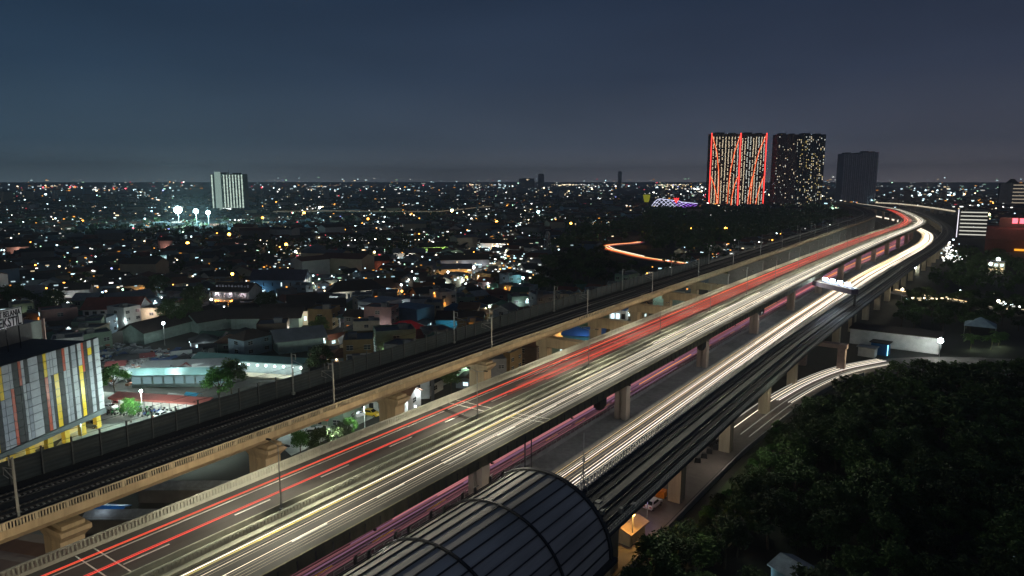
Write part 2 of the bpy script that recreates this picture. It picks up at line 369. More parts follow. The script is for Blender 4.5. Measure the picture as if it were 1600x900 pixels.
for i in range(27):
    y = 9.5+39*i if i else 9.5
    if i == 0: y = 9.0
    o = lp if i == 0 else copy_tree(lp)
    p, a = frames(HW, y-.5, -67.3, Z+.2); o.location = p; o.rotation_euler = (0, 0, a)
    tag(o, f'slim double arm lamp post on the highway median, {ORD[i]} from the near end', 'lamp post', 'lamp posts along the highway median')
    if y < 640:
        for sx in (-1, 1):
            for sy in (-1, 1): spot('lamp_light', o, (sx*1.75, sy*.25, 8.5), 2450, (1.0, .92, .70), 112, .3, aim=(sx*.22, sy*.80, -.60), blend=.9)
            spot('lamp_light', o, (sx*1.75, 0, 8.5), 2900, (1.0, .94, .74), 128, .3, aim=(sx*.72, 0, -.70), blend=.9)

# ================================================================ HIGH SPEED RAIL VIADUCT (left)
hs = empty('railway_viaduct'); tag(hs, 'stained concrete double track railway viaduct with noise wall on its far side', 'railway viaduct')
Z2 = 17.0; HY1 = 1400
k = MB(); sweepf(k, HS, [(-14, Z2-.4), (.2, Z2-.5), (.2, Z2), (-14, Z2)], Y0, HY1); k.build('deck', SLAB, hs)
k = MB(); sweepf(k, HS, [(-11.6, Z2-.42), (-9.6, Z2-3.0), (-3.6, Z2-3.0), (-1.3, Z2-1.0), (-.2, Z2-.52)], Y0, HY1); k.build('girder', CONCB, hs)
k = MB(); sweepf(k, HS, [(-.05, Z2-.75), (.25, Z2-.75), (.25, Z2+.22), (-.05, Z2+.22)], Y0, HY1); k.build('edge_beam', CONCB, hs)
k = MB(); y = 8.0
while y < 170:
    big = (round(y/.34) % 10 == 0); p, a = frames(HS, y, .1, Z2+.62)
    k.box(p, (.16, .32 if big else .13, .82), a); y += .34
while y < 700:
    p, a = frames(HS, y, .1, Z2+.62); k.box(p, (.16, .4 if y < 400 else 1.2, .82), a); y += 1.02 if y < 400 else 3.0
sweepf(k, HS, [(-.02, Z2+1.0), (.22, Z2+1.0), (.22, Z2+1.16), (-.02, Z2+1.16)], Y0, HY1); k.build('railing', mat('railing_concrete', (.36, .31, .22), .85, .3, 1), hs)
for t0 in (-4.4, -9.4):
    tk = None
    k = MB(); sweepf(k, HS, [(t0-1.3, Z2+.0), (t0+1.3, Z2+.0), (t0+1.2, Z2+.22), (t0-1.2, Z2+.22)], Y0, HY1); tk = k.build('track', SLAB, hs)
    k = MB()
    for s in (-.72, .72): sweepf(k, HS, [(t0+s-.05, Z2+.24), (t0+s+.05, Z2+.24), (t0+s+.04, Z2+.42), (t0+s-.04, Z2+.42)], Y0, HY1)
    k.build('rails', RAIL, tk)
    k = MB(); y = 8.0
    while y < 230:
        for s in (-.95, .95):
            p, a = frames(HS, y, t0+s, Z2+.27); k.box(p, (.42, .24, .12), a)
        y += .65
    k.build('fasteners', mat('fastener_blocks', (.24, .24, .23), .8, .3, 2), tk)
k = MB(); sweepf(k, HS, [(-13.95, Z2), (-13.75, Z2), (-13.75, Z2+3.3), (-13.95, Z2+3.3)], Y0, 330); nb = k.build('noise_wall', mat('noise_wall_panel', (.05, .066, .075), .7, .3, 1.0, wave=('Z', .55, .3)), hs)
k = MB(); sweepf(k, HS, [(-14.0, Z2), (-13.7, Z2), (-13.7, Z2+1.2), (-14.0, Z2+1.2)], 330.5, HY1); k.build('far_parapet', CONCG, hs)
k = MB(); y = 6.0
while y < 330:
    p, a = frames(HS, y, -13.65, Z2+2.05); k.box(p, (.22, .18, 4.1), a); y += 3.9
k.build('wall_posts', mat('post_steel', (.10, .105, .11), .6, .2, 2, metal=.2), hs)
hq = MB(); hq.box((0, 0, 5.6), (4.4, 3.0, 11.2)); hq.sweep([[Vector((x*a, y_*b, z)) for x, y_ in ((-1, -1), (1, -1), (1, 1), (-1, 1))] for a, b, z in ((2.2, 1.5, 11.2), (3.5, 1.9, 12.4), (3.5, 1.9, 13.0))]); hq.box((0, 0, 13.3), (5.6, 2.8, .55)); hq.box((2.9, 0, 12.4), (.2, 2.2, .25)); hq.box((0, -1.56, 6), (.25, .1, 10)); hq.box((2.25, 0, 9.4), (.1, 3.1, .18))
hqd = hq.data('pier', CONCB)
for i in range(4):
    y = 35.5+31.4*i; o = link('pier', hqd, hs); p, a = frames(HS, y, -5.6, 0); o.location = p; o.rotation_euler = (0, 0, a)
o = link('pier', hqd, hs); o.location = pt(HS, 4.1, -5.6, 0)
# portal frames further on
k = MB()
for xx in (-5.6, 10.6): k.box((xx, 0, 5.4), (2.6, 2.8, 10.8))
k.box((2.5, 0, 12.2), (20.5, 3.0, 2.7))
pg = k.data('pier', CONCB)
k = MB(); k.box((-3, 0, 6.7), (9.0, 1.9, 13.4)); k.box((-3, 0, 13.6), (9.6, 2.4, .8)); pw = k.data('pier', CONCG)
for i in range(4, 42):
    y = 35.5+31.4*i
    if y > HY1: break
    o = link('pier', pg if i in (4, 5, 6, 7, 8) else pw, hs); p, a = frames(HS, y, 0 if i < 9 else -2, 0); o.location = p; o.rotation_euler = (0, 0, a)
# catenary masts
cm = empty('catenary_mast')
k = MB(); k.box((0, 0, .25), (.5, .5, .5)); k.tube([(0, 0, 0), (0, 0, 8.2)], .17, 6, r1=.14); k.build('mast', STEEL, cm)
k = MB(); k.tube([(0, 0, 7.9), (-1.1, 0, 7.9)], .07, 5); k.tube([(-1.1, 0, 7.9), (-1.1, 0, 6.9)], .05, 5); k.tube([(-.1, 0, 5.4), (-2.8, 0, 6.3)], .06, 5); k.tube([(-.1, 0, 6.7), (-2.8, 0, 6.3)], .05, 5); k.tube([(-2.8, 0, 6.35), (-2.9, 0, 5.3), (-1.6, 0, 5.2)], .045, 5); k.build('cantilever_arm', STEEL, cm)
first = True
for i in range(16):
    for side in (0, 1):
        y = 29.0+49.5*i if side == 0 else 29.0+49.5*i+1
        o = cm if first else copy_tree(cm); first = False
        p, a = frames(HS, y, -.9 if side == 0 else -13.0, Z2); o.location = p; o.rotation_euler = (0, 0, a if side == 0 else a+math.pi)
        tag(o, f'overhead line mast on the {"railing" if side == 0 else "noise wall"} side of the railway, {ORD[i]} from near', 'mast', 'overhead line masts on the railway viaduct')
ov = MB()
for t0 in (-4.0, -9.9):
    for h in (5.3, 6.5): ov.tube([pt(HS, y, t0, Z2+h) for y in samples(-20, 700)], .03, 4)
tag(ov.build('overhead_wire', DARKM), 'thin dark contact wires above both tracks of the railway viaduct', 'overhead wire')

# ================================================================ LIGHT RAIL VIADUCT (right)
lr = empty('light_rail_viaduct'); tag(lr, 'dark double track light rail viaduct on single concrete columns beside the wood', 'light rail viaduct')
Z3 = 10.0; LY1 = 1380
BRN = mat('light_rail_slab', (.05, .052, .058), .85, .35, .6)
k = MB(); sweepf(k, LR, [(-46.8, Z3-.35), (-37.4, Z3-.35), (-37.4, Z3), (-46.8, Z3)], Y0, LY1); k.build('deck', BRN, lr)
k = MB(); sweepf(k, LR, [(-45.2, Z3-.37), (-44.0, Z3-2.0), (-39.6, Z3-2.0), (-38.4, Z3-.37)], Y0, LY1); k.build('girder', mat('blue_grey_concrete', (.12, .13, .135), .85, .3, .8), lr)
for off in (-46.7, -37.5):
    k = MB(); sweepf(k, LR, [(off-.1, Z3-.3), (off+.1, Z3-.3), (off+.1, Z3+.35), (off-.1, Z3+.35)], Y0, LY1); k.build('edge_beam', mat('blue_grey_concrete', (.1, .1, .1)), lr)
PICK = mat('pale_railing', (.78, .74, .68), .6, .2, 2)
k = MB(); y = 74.0
while y < 420:
    p, a = frames(LR, y, -46.7, Z3+.85); k.box(p+Vector((0, 0, .1)), (.22, .34, 1.3), a); y += 1.05 if y < 200 else 1.3
sweepf(k, LR, [(-46.8, Z3+1.62), (-46.6, Z3+1.62), (-46.6, Z3+1.72), (-46.8, Z3+1.72)], 74, LY1); k.build('railing', PICK, lr)
k = MB(); y = 60.0
while y < 260:
    p, a = frames(LR, y, -37.45, Z3+.8); k.box(p, (.06, .08, .9), a); k.box(p+Vector((.12, 0, .43)), (.3, .06, .05), a); y += 0.8
for h in (.8, 1.25): sweepf(k, LR, [(-37.48, Z3+h), (-37.42, Z3+h), (-37.42, Z3+h+.05), (-37.48, Z3+h+.05)], 60, 700)
k.build('railing', mat('grey_railing', (.26, .27, .27), .6, .2, 2), lr)
for t0 in (-44.2, -40.0):
    k = MB(); sweepf(k, LR, [(t0-1.2, Z3+0), (t0+1.2, Z3+0), (t0+1.2, Z3+.18), (t0-1.2, Z3+.18)], Y0, LY1); tk = k.build('track', SLAB, lr)
    k = MB()
    for s in (-.72, .72): sweepf(k, LR, [(t0+s-.05, Z3+.2), (t0+s+.05, Z3+.2), (t0+s+.05, Z3+.36), (t0+s-.05, Z3+.36)], Y0, LY1)
    k.build('rails', RAIL, tk)
k = MB(); sweepf(k, LR, [(-42.7, Z3), (-41.5, Z3), (-41.5, Z3+.55), (-42.7, Z3+.55)], Y0, LY1); k.build('walkway', mat('walkway_concrete', (.15, .15, .14), .85, .3, 1), lr)
PL = mat('cream_pier_concrete', (.40, .35, .26), .88, .3, .8, streak=1, bump=.15)
k = MB(); k.box((0, 0, 4.0), (2.3, 2.5, 8.02)); k.box((1.17, 0, 4), (.06, .5, 8)); k.box((0, -1.27, 4), (.5, .06, 8)); lpd = k.data('pier', PL)
k = MB(); k.box((-3.5, 0, 3.6), (2.2, 2.2, 7.2)); k.box((7.6, 0, 3.6), (2.2, 2.2, 7.2)); k.box((2, 0, 7.6), (14, 2.6, 1.3)); ppd = k.data('pier', mat('portal_concrete', (.3, .22, .19), .88, .3, .8))
for i, y in enumerate([57, 85, 112.5, 140.5, 170, 198]+[228+28*j for j in range(41)]):
    por = i == 6
    o = link('pier', ppd if por else lpd, lr); p, a = frames(LR, 222 if por else y, -41.2 if not por else -40.6, 0); o.location = p; o.rotation_euler = (0, 0, a)
# equipment on the deck near the station
k = MB()
for (x, y, w, h) in ((-42.2, 80.5, .7, 1.0), (-41.2, 82, .5, .7), (-43.1, 84.5, .8, .5), (-39.2, 84, .5, .8), (-38.6, 87, .7, .4), (-43.4, 79, .4, 1.4)): k.box((x, y, Z3+.2+h/2), (w, w*1.3, h)); k.tube([(x, y, Z3+h), (x+.6, y+.8, Z3+h+.5)], .06, 5)
k.build('signal_boxes', mat('signal_grey', (.2, .21, .2), .6), lr)
# signal mast with lattice foot
sm = empty('signal_mast', (-47.3, 87.5, Z3-.3)); tag(sm, 'slim signal mast with a braced lattice foot beside the vaulted station roof', 'mast')
k = MB(); k.tube([(0, 0, 0), (0, 0, 9.6)], .11, 6, r1=.07); k.build('mast', STEEL, sm)
k = MB()
for a in range(3): c_, s_ = math.cos(a*2.1)*.9, math.sin(a*2.1)*.9; k.tube([(c_, s_, 0), (c_*.2, s_*.2, 3.4)], .06, 5); k.tube([(c_, s_, 0), (math.cos(a*2.1+2.1)*.5, math.sin(a*2.1+2.1)*.5, 1.7)], .04, 4)
k.box((0, 0, 5.3), (.35, .3, .6)); k.build('brace', STEEL, sm)
mm = empty('lamp_post', (-70.3, 106, 0)); tag(mm, 'dark double pole standing in the grey lower median strip', 'lamp post')
k = MB(); k.tube([(0, 0, 0), (0, 0, 9.5)], .16, 6); k.tube([(.9, .9, 0), (.9, .9, 8.2)], .12, 6); k.build('pole', DARKM, mm); k = MB(); k.box((-.4, 0, 9.5), (1.2, .3, .2)); k.build('lamp_head', DARKM, mm)

# ================================================================ STATION ROOF
st = empty('station', (-46.6, 75, 0)); tag(st, 'light rail station with a ribbed grey barrel vault roof', 'station')
A_, B_, CZ = 10.3, 9.2, 8.6
def arc(rr=0, n=26, t0=0., t1=math.pi): return [((A_+rr)*math.cos(t0+(t1-t0)*i/n), CZ+(B_+rr)*math.sin(t0+(t1-t0)*i/n)) for i in range(n+1)]
RF = mat('standing_seam_sheet', (.50, .46, .42), .6, .6, .35, metal=.1, streak=2)
k = MB(); o_, i_ = arc(0), arc(-.18); ringf = lambda y: [Vector((x, y, z)) for x, z in o_]+[Vector((x, y, z)) for x, z in reversed(i_)]
k.sweep([ringf(0), ringf(-30), ringf(-140)]); k.build('roof_shell', RF, st, smooth=False)
RIB = mat('roof_rib_dark', (.04, .04, .043), .6, .2, 2)
k = MB()
for i in range(1, 21):     # longitudinal seams
    t = math.pi*i/21; x, z = (A_+.05)*math.cos(t), CZ+(B_+.05)*math.sin(t); nx, nz = math.cos(t), math.sin(t)
    k.sweep([[Vector((x+dx*nz*.075+nx*dn, y, z-dx*nx*.075+nz*dn)) for dx, dn in ((-1, -.04), (1, -.04), (1, .10), (-1, .10))] for y in (0, -140)])
k.build('seam_ribs', RIB, st)
for y in (-.15, -11.5, -23, -34.5, -46):
    k = MB(); a1, a2 = arc(.28), arc(-.25)
    w = .28 if y > -1 else .14; mk = lambda yy: [Vector((x, yy, z)) for x, z in a1]+[Vector((x, yy, z)) for x, z in reversed(a2)]
    k.sweep([mk(y+w), mk(y-w)]); k.build('arch_rib', mat('arch_dark', (.035, .037, .042), .5, .2, 2), st)
k = MB()
for s in (-1, 1): k.box((s*(A_+.35), -70, CZ-.25), (.9, 141, .5))
k.build('gutter', RIB, st)
k = MB()
for s in (-1, 1): k.box((s*(A_-.6), -71, CZ/2-.2), (.3, 138, CZ-.6))
k.build('side_wall', mat('pale_blue_panel', (.42, .48, .52), .6, .15, .6), st)
k = MB(); k.box((0, -71, 4.6), (18, 138, .6)); k.build('platform', CONCG, st)
k = MB()
for i in range(11):        # access hooks on the left flank
    y = -3-i*6.2
    for t in (2.05, 2.3): x, z = (A_+.1)*math.cos(t), CZ+(B_+.1)*math.sin(t); k.box((x, y, z+.45), (.09, .5, .9)); k.box((x, y+.3, z+.95), (.09, .9, .09))
k.build('access_bracket', DARKM, st)

# ================================================================ GANTRY between highway and light rail
gy = 286
ga = empty('sign_gantry', (0, 0, 0)); tag(ga, 'deep steel gantry beam spanning the headlight road, lit by four bright floodlights', 'gantry')
p0 = Vector((-55.6, 300, 15.6)); p1 = Vector((-38.5, 283, 15.6)); d_ = (p1-p0); L_ = d_.length; az = math.atan2(d_.y, d_.x)
k = MB(); k.box((p0+p1)/2, (L_, 3.0, 1.9), az); k.build('beam', mat('gantry_panel', (.07, .06, .10), .6, .2, 1), ga)
k = MB(); nrm = Vector((-d_.y, d_.x, 0)).normalized()
for s in (-1.52, 1.52): k.box((p0+p1)/2+nrm*s+Vector((0, 0, 1.15)), (L_, .12, .4), az)
k.build('edge_trim', mat('trim_light', (.6, .58, .5), .6), ga)
k = MB(); k.box(p1+Vector((.3, -.3, -8.5)), (.8, .8, 15)); k.build('column', DARKM, ga)
for i in range(4):
    q = p0+d_*(.2+.19*i)+nrm*(.9)
    k = MB(); k.box(q+Vector((0, 0, 1.9)), (.9, .5, .5), az); k.tube([q, q+Vector((0, 0, 1.8))], .08, 5); k.build('floodlight', DARKM, ga)
    k = MB(); bmq = q+Vector((0, 0, 2.25)); k.box(bmq, (1.5, 1.2, .9), az); k.build('floodlight_glass', glow('cool_flood', (.62, .80, 1.0), 40), ga)
    bulb(ga, q+Vector((0, -.8, 3.2)), 2000, (.7, .85, 1), .3)

# ================================================================ LIGHT TRAILS (traffic in the long exposure)
WHT = [glow('headlight_cream', (1.0, .86, .66), 1.7, True), glow('headlight_white', (1.0, .86, .76), 1.8, True), glow('headlight_dim', (.85, .74, .52), .7, True), glow('headlight_gold', (1.0, .70, .34), 1.6, True)]
WHF = [glow('headlight_soft', (1.0, .86, .62), .42, True)]
RED = [glow('taillight_red', (1.0, .075, .05), 1.0, True), glow('taillight_deep', (.9, .06, .05), .6, True), glow('taillight_orange', (1.0, .14, .045), 1.3, True)]
PNK = [None]; PNK = [glow('taillight_pink', (.72, .25, .26), .62, True), glow('taillight_violet', (.42, .20, .34), .4, True), glow('trail_orange', (1.0, .36, .06), 1.0, True), glow('taillight_rose', (.85, .20, .22), .8, True), glow('taillight_haze', (.55, .20, .24), .25, True)]
def trail(fn, off, z, w, y0, y1, m_, label, group, h=None, name='light_trail'):
    h = h or w*.6; k = MB(); ys = samples(y0, y1)
    if y1-y0 < 420 and y1 < 1100: n_ = max(6, int((y1-y0)/16)); ys = [y0+(y1-y0)*i/n_ for i in range(n_+1)]
    rings = []
    for i, y in enumerate(ys):
        c = pt(fn, y, off, z); ww = w*(.48 if y < 60 else min(1, .48+(y-60)/220) if y < 174 else 1+(y-174)/250)
        t_ = (y-y0)/(y1-y0); ww *= max(.03, min(1, t_*4, (1-t_)*4)) if y0 > -20 and y1-y0 < 420 else (.3 if i in (0, len(ys)-1) else 1)
        s = fn(y+.5)-fn(y-.5); n_ = Vector((1, -s, 0)).normalized()
        rings.append([c-n_*ww/2, c+Vector((0, 0, -h/2)), c+n_*ww/2, c+Vector((0, 0, h/2))])
    k.sweep(rings); return tag(k.build(name, m_), label, 'light trail', group)
G1 = 'red tail light trails on the elevated highway'
reds = [(-75.0, .16, 0), (-74.75, .10, 2), (-74.4, .08, 1), (-73.4, .16, 1), (-72.95, .10, 0), (-71.5, .12, 0), (-71.2, .20, 0), (-70.9, .08, 2), (-70.1, .10, 1), (-69.8, .16, 0)]
for i, (o, w, c) in enumerate(reds):
    ys = -40 if i in (0, 1, 5, 6) else random.uniform(60, 150)
    trail(HW, o, Z+.75, w, ys, 1120, RED[c], f'red tail light streak on the elevated highway, {ORD[i]} from the outer parapet', G1)
for j in range(26):      # short broken streaks that thicken with distance
    o = random.uniform(-75.2, -69.6); y = random.uniform(90, 800); trail(HW, o, Z+random.uniform(.6, 1.3), random.uniform(.12, .3), y, y+random.uniform(40, 200), RED[random.randrange(3)], 'short broken red streak among the longer tail light trails', 'short red streaks on the elevated highway')
SAL = [glow('taillight_salmon', (1.0, .17, .12), .42, True), glow('taillight_brick', (.8, .10, .07), .26, True)]
CRM = [glow('headlight_band', (1.0, .93, .80), .55, True), glow('headlight_band_dim', (.80, .76, .62), .30, True)]
for j in range(34):
    o = random.uniform(-75.1, -69.7); y = random.uniform(70, 150) if j < 14 else random.uniform(100, 500)
    trail(HW, o, Z+random.uniform(.5, 1.0), random.uniform(.12, .34), y, random.uniform(y+120, 1120), SAL[j % 2], 'faint salmon streak between the red tail light trails', 'faint salmon streaks on the elevated highway', h=.06)
for j in range(44):
    o = random.uniform(-63.9, -58.0); y = random.uniform(60, 130) if j < 16 else random.uniform(100, 500)
    trail(HW, o, Z+random.uniform(.5, 1.0), random.uniform(.10, .32), y, random.uniform(y+140, 1380), CRM[j % 2], 'faint cream streak between the headlight trails', 'faint cream streaks on the elevated highway', h=.06)
G2 = 'white headlight trails on the elevated highway'
whites = [(-63.5, .26, 0), (-63.15, .10, 2), (-62.4, .05, 2), (-61.9, .09, 0), (-61.4, .05, 2), (-60.7, .07, 0), (-60.1, .13, 0), (-59.7, .05, 2), (-59.2, .09, 2), (-58.7, .06, 2), (-58.2, .06, 2)]
for i, (o, w, c) in enumerate(whites):
    trail(HW, o, Z+.7, w, -40 if i != 5 else 70, 1380, WHT[c], f'pale headlight streak on the elevated highway, {ORD[i]} from the median', G2)
for j in range(30):
    o = random.uniform(-63.9, -58.2); y = random.uniform(70, 900); trail(HW, o, Z+random.uniform(.6, 1.2), random.uniform(.08, .24), y, y+random.uniform(60, 300), WHT[random.choice((0, 1, 2, 0))], 'short pale streak among the longer headlight trails', 'short white streaks on the elevated highway')
G3 = 'pink tail light trails on the lower road'
pinks = [(-85.4, .5, 4), (-84.2, .2, 3), (-83.2, .7, 1), (-82.2, .2, 0), (-81.3, .6, 4), (-80.3, .25, 0), (-79.5, .8, 1), (-78.7, .26, 3), (-77.9, .6, 4), (-77.1, .24, 0), (-76.2, .5, 1), (-75.3, .14, 1), (-74.6, .3, 4)]
for i, (o, w, c) in enumerate(pinks):
    trail(LW, o, .75, w, -20 if c != 2 else 60, 1000, PNK[c], f'rose tail light streak on the lower road, {ORD[i]} from the far barrier', G3)
for j in range(120):
    o = random.uniform(-82.5, -73.6); y = random.uniform(30, 720); trail(LW, o, random.uniform(.5, 1.6), random.uniform(.2, .7), y, y+random.uniform(30, 200), PNK[random.choice((0, 0, 1, 3, 4, 2, 1, 4, 1, 4))], 'short blurred pink streak low under the elevated highway', 'short pink streaks on the lower road')
G4 = 'warm headlight trails on the lower road'
lws = [(-65.0, .05, 2), (-64.4, .10, 3), (-63.9, .06, 2), (-63.3, .14, 0), (-62.7, .28, 1), (-62.1, .12, 3), (-61.2, .10, 2), (-60.4, .20, 0), (-59.6, .34, 1), (-58.9, .20, 0), (-58.3, .10, 2), (-57.2, .16, 0), (-56.4, .3, 1), (-55.5, .16, 0), (-54.9, .10, 2)]
for i, (o, w, c) in enumerate(lws):
    trail(LW, o, .72, w, -20, 1300, WHT[c], f'warm headlight streak on the lower road, {ORD[i]} from the median barrier', G4)
for j in range(26):
    o = random.uniform(-64.5, -55.2); y = random.uniform(200, 800); trail(LW, o, random.uniform(.6, 1.6), random.uniform(.2, .5), y, y+random.uniform(60, 260), WHT[random.choice((0, 1, 3))], 'short warm streak among the lower headlight trails', 'short warm streaks on the lower road')
# trails on the local street
def trail_pts(pts, off, z, w, m_, label, group):
    rg = ribbon(pts, (off-w/2, off+w/2), z, w*.6); k = MB(); k.sweep(rg); return tag(k.build('light_trail', m_), label, 'light trail', group)
for i, (o, w, c) in enumerate(((-3.4, .16, 2), (-2.6, .12, 0), (-2.1, .3, 2), (-1.5, .14, 0), (-.8, .3, 0), (-.2, .12, 1), (1.3, .14, 2), (2.2, .22, 2), (2.9, .1, 3), (3.3, .12, 2))):
    trail_pts(FR[4:8] if i % 3 else FR[3:8], o, .8, w, (CRM+WHT)[(0, 2, 1, 2, 0, 3, 1, 0, 2, 1)[i]], f'headlight streak on the local street bending right, {ORD[i]} from its inner edge', 'headlight trails on the local street')

# ================================================================ TOWN
LX = [(0, 'behind textile hall'), (165, 'beyond the yard'), (310, 'around school'), (400, 'by grey gabled hall'), (480, 'around white villa'), (640, 'left of shop street'), (770, 'right of shop street'), (860, 'before middle wood'), (960, 'beside middle wood')]
def zone(p):
    x, y = proj(p); nm_ = LX[0][1]
    for a, b in LX:
        if x >= a: nm_ = b
    return nm_, (x, y)
WALLC = {'white': (.42, .42, .40), 'cream': (.34, .30, .22), 'pale blue': (.15, .20, .24), 'grey': (.15, .15, .155), 'pale green': (.15, .21, .16), 'pink': (.24, .14, .13), 'brown': (.11, .075, .055), 'ochre': (.19, .13, .06)}
ROOFC = {'red tiled': (.17, .055, .035), 'dark brown': (.06, .04, .03), 'grey metal': (.12, .125, .13), 'black': (.025, .027, .03), 'rusty': (.14, .07, .04), 'blue metal': (.05, .09, .15), 'pale metal': (.24, .25, .25), 'green metal': (.05, .12, .08)}
WALL = mat('house_plaster', (0, 0, 0), .85, .25, .8, objcol=True)
ROOFM = mat('house_roof', (0, 0, 0), .8, .35, .8, objcol=True, wave=('X', 1.4, .25))
FRM = mat('window_frame', (.4, .4, .38), .6)
WD = mat('window_dark', (.02, .025, .03), .2, 0, spec=.6)
LITC = {'cool white lit': glow('window_cool', (.72, .95, 1.0), 1.7), 'warm lit': glow('window_warm', (1.0, .72, .38), 1.5), 'orange lit': glow('window_orange', (1.0, .36, .06), 1.6), 'greenish lit': glow('window_green', (.5, 1.0, .62), 1.1), 'unlit': WD}
def gable(w, d, h, rh, ov=.6, hip=0):
    k = MB(); a, b = w/2+ov, d/2+ov; t = .18
    if hip:
        r_ = max(a-b, .3); T = [(-r_, 0, h+rh), (r_, 0, h+rh)]; B = [(-a, -b, h), (a, -b, h), (a, b, h), (-a, b, h)]
        k.face([B[0], B[1], T[1], T[0]]); k.face([B[2], B[3], T[0], T[1]]); k.face([B[1], B[2], T[1]]); k.face([B[3], B[0], T[0]]); k.face([B[3], B[2], B[1], B[0]])
    else:
        k.sweep([[Vector((x, -b, h-.15)), Vector((x, 0, h+rh)), Vector((x, b, h-.15)), Vector((x, b, h-.15-t)), Vector((x, 0, h+rh-t)), Vector((x, -b, h-.15-t))] for x in (-a, a)])
    return k
HT = []
for i, (w, d, h, rh, hip) in enumerate(((11, 8, 3.4, 2.3, 0), (10, 9, 3.3, 2.6, 1), (9, 8, 6.4, 2.2, 0), (12, 9, 6.2, 2.6, 1), (9, 9, 6.8, 0, 2), (16, 8, 3.6, 2.2, 0), (10, 7, 3.2, 1.2, 0), (8, 11, 9.4, 0, 2))):
    k = MB()
    if hip == 0:
        k.sweep([[Vector((x, -d/2, 0)), Vector((x, d/2, 0)), Vector((x, d/2, h-.25)), Vector((x, 0, h+rh-.3)), Vector((x, -d/2, h-.25))] for x in (-w/2, w/2)])
    elif hip == 1: k.box((0, 0, h/2), (w, d, h))
    else:
        k.box((0, 0, h/2), (w, d, h))
        for s in (-1, 1): k.box((s*(w/2-.08), 0, h+.35), (.16, d, .7)); k.box((0, s*(d/2-.08), h+.35), (w-.33, .16, .7))
    wd = k.data('wall', WALL)
    if hip < 2: rd = gable(w, d, h, rh, hip=hip).data('roof', ROOFM)
    else: k = MB(); k.box((0, 0, h+.12), (w-.4, d-.4, .16)); k.box((w*.2, d*.2, h+1.1), (2.4, 2.4, 1.8)); rd = k.data('roof', ROOFM)
    wins = []; st_ = 1 if h < 5 else (2 if h < 8 else 3)
    for f in range(st_):
        for s in (-1, 1):
            for u in ((-.3, .28) if w < 14 else (-.36, 0., .36)): wins.append((u*w, s*(d/2+.02), 1.7+f*3.1, 0))
            wins.append((s*(w/2+.02), 0, 1.7+f*3.1, 1))
    HT.append((w, d, h, wd, rd, wins))
def winmesh(m_, w=1.7, h=1.25):
    k = MB(); k.box((0, 0, 0), (w, .1, h), 0, 0); k.box((0, 0, 0), (.07, .13, h), 0, 1); k.box((0, 0, 0), (w+.12, .12, .08), 0, 1)
    for s in (-1, 1): k.box((0, 0, s*(h/2+.03)), (w+.2, .14, .08), 0, 1)
    return k.data('window', [m_, FRM])
WM = {a: winmesh(b) for a, b in LITC.items()}
USED = []
PLM = {}
for a_, c_ in (('cool white lit', (.8, .97, 1)), ('warm lit', (1, .8, .5)), ('orange lit', (1, .42, .07)), ('greenish lit', (.6, 1, .7))):
    k = MB(); k.ball((0, 0, 0), .24); PLM[a_] = k.data('porch_lamp', glow('porch_'+a_.replace(' ', '_'), c_, 12))
def free(x, y, r):
    for a, b, c in USED:
        if (a-x)**2+(b-y)**2 < (c+r)**2: return False
    return True
LABELS = set(); NH = 0
def house(x, y, rz, ti, wc, rc, lit, label, sc=1.0, group='houses of the dark town', nlit=2, small=False):
    global NH
    w, d, h, wd, rd, wins = HT[ti]
    root = empty('house', (x, y, 0), rz); root.scale = (sc, sc, sc); NH += 1
    tag(root, label, 'house', group)
    o = link('wall', wd, root); o.color = (*WALLC[wc], 1)
    o = link('roof', rd, root); o.color = (*ROOFC[rc], 1)
    to = Vector((-x, -y)); to.rotate(Matrix.Rotation(-rz, 2)) if False else None
    vis = []
    for (a, b, c, sd) in wins:
        nx, ny = (0, 1 if b > 0 else -1) if sd == 0 else (1 if a > 0 else -1, 0)
        gx, gy = nx*math.cos(rz)-ny*math.sin(rz), nx*math.sin(rz)+ny*math.cos(rz)
        if gx*(-x)+gy*(-y) > 0: vis.append((a, b, c, sd))
    if small: vis = vis[:2]
    random.shuffle(vis)
    for i, (a, b, c, sd) in enumerate(vis):
        m_ = lit if i < nlit and lit != 'unlit' else 'unlit'
        if small and m_ == 'unlit' and i > 0: continue
        o = link('window', WM[m_], root); o.location = (a, b, c); o.rotation_euler = (0, 0, 0 if sd == 0 else math.pi/2)
    if lit != 'unlit' and vis:
        a, b, c, sd = vis[0]; o = link('porch_lamp', PLM[lit], root); o.location = (a+(.25 if a > 0 else -.25)*sd, b+(.25 if b > 0 else -.25)*(1-sd), c+1.15)
    USED.append((x, y, max(w, d)*.52*sc)); return root
def rot_at(x, y, k=0): return math.atan2(y, x)+math.pi/2+k

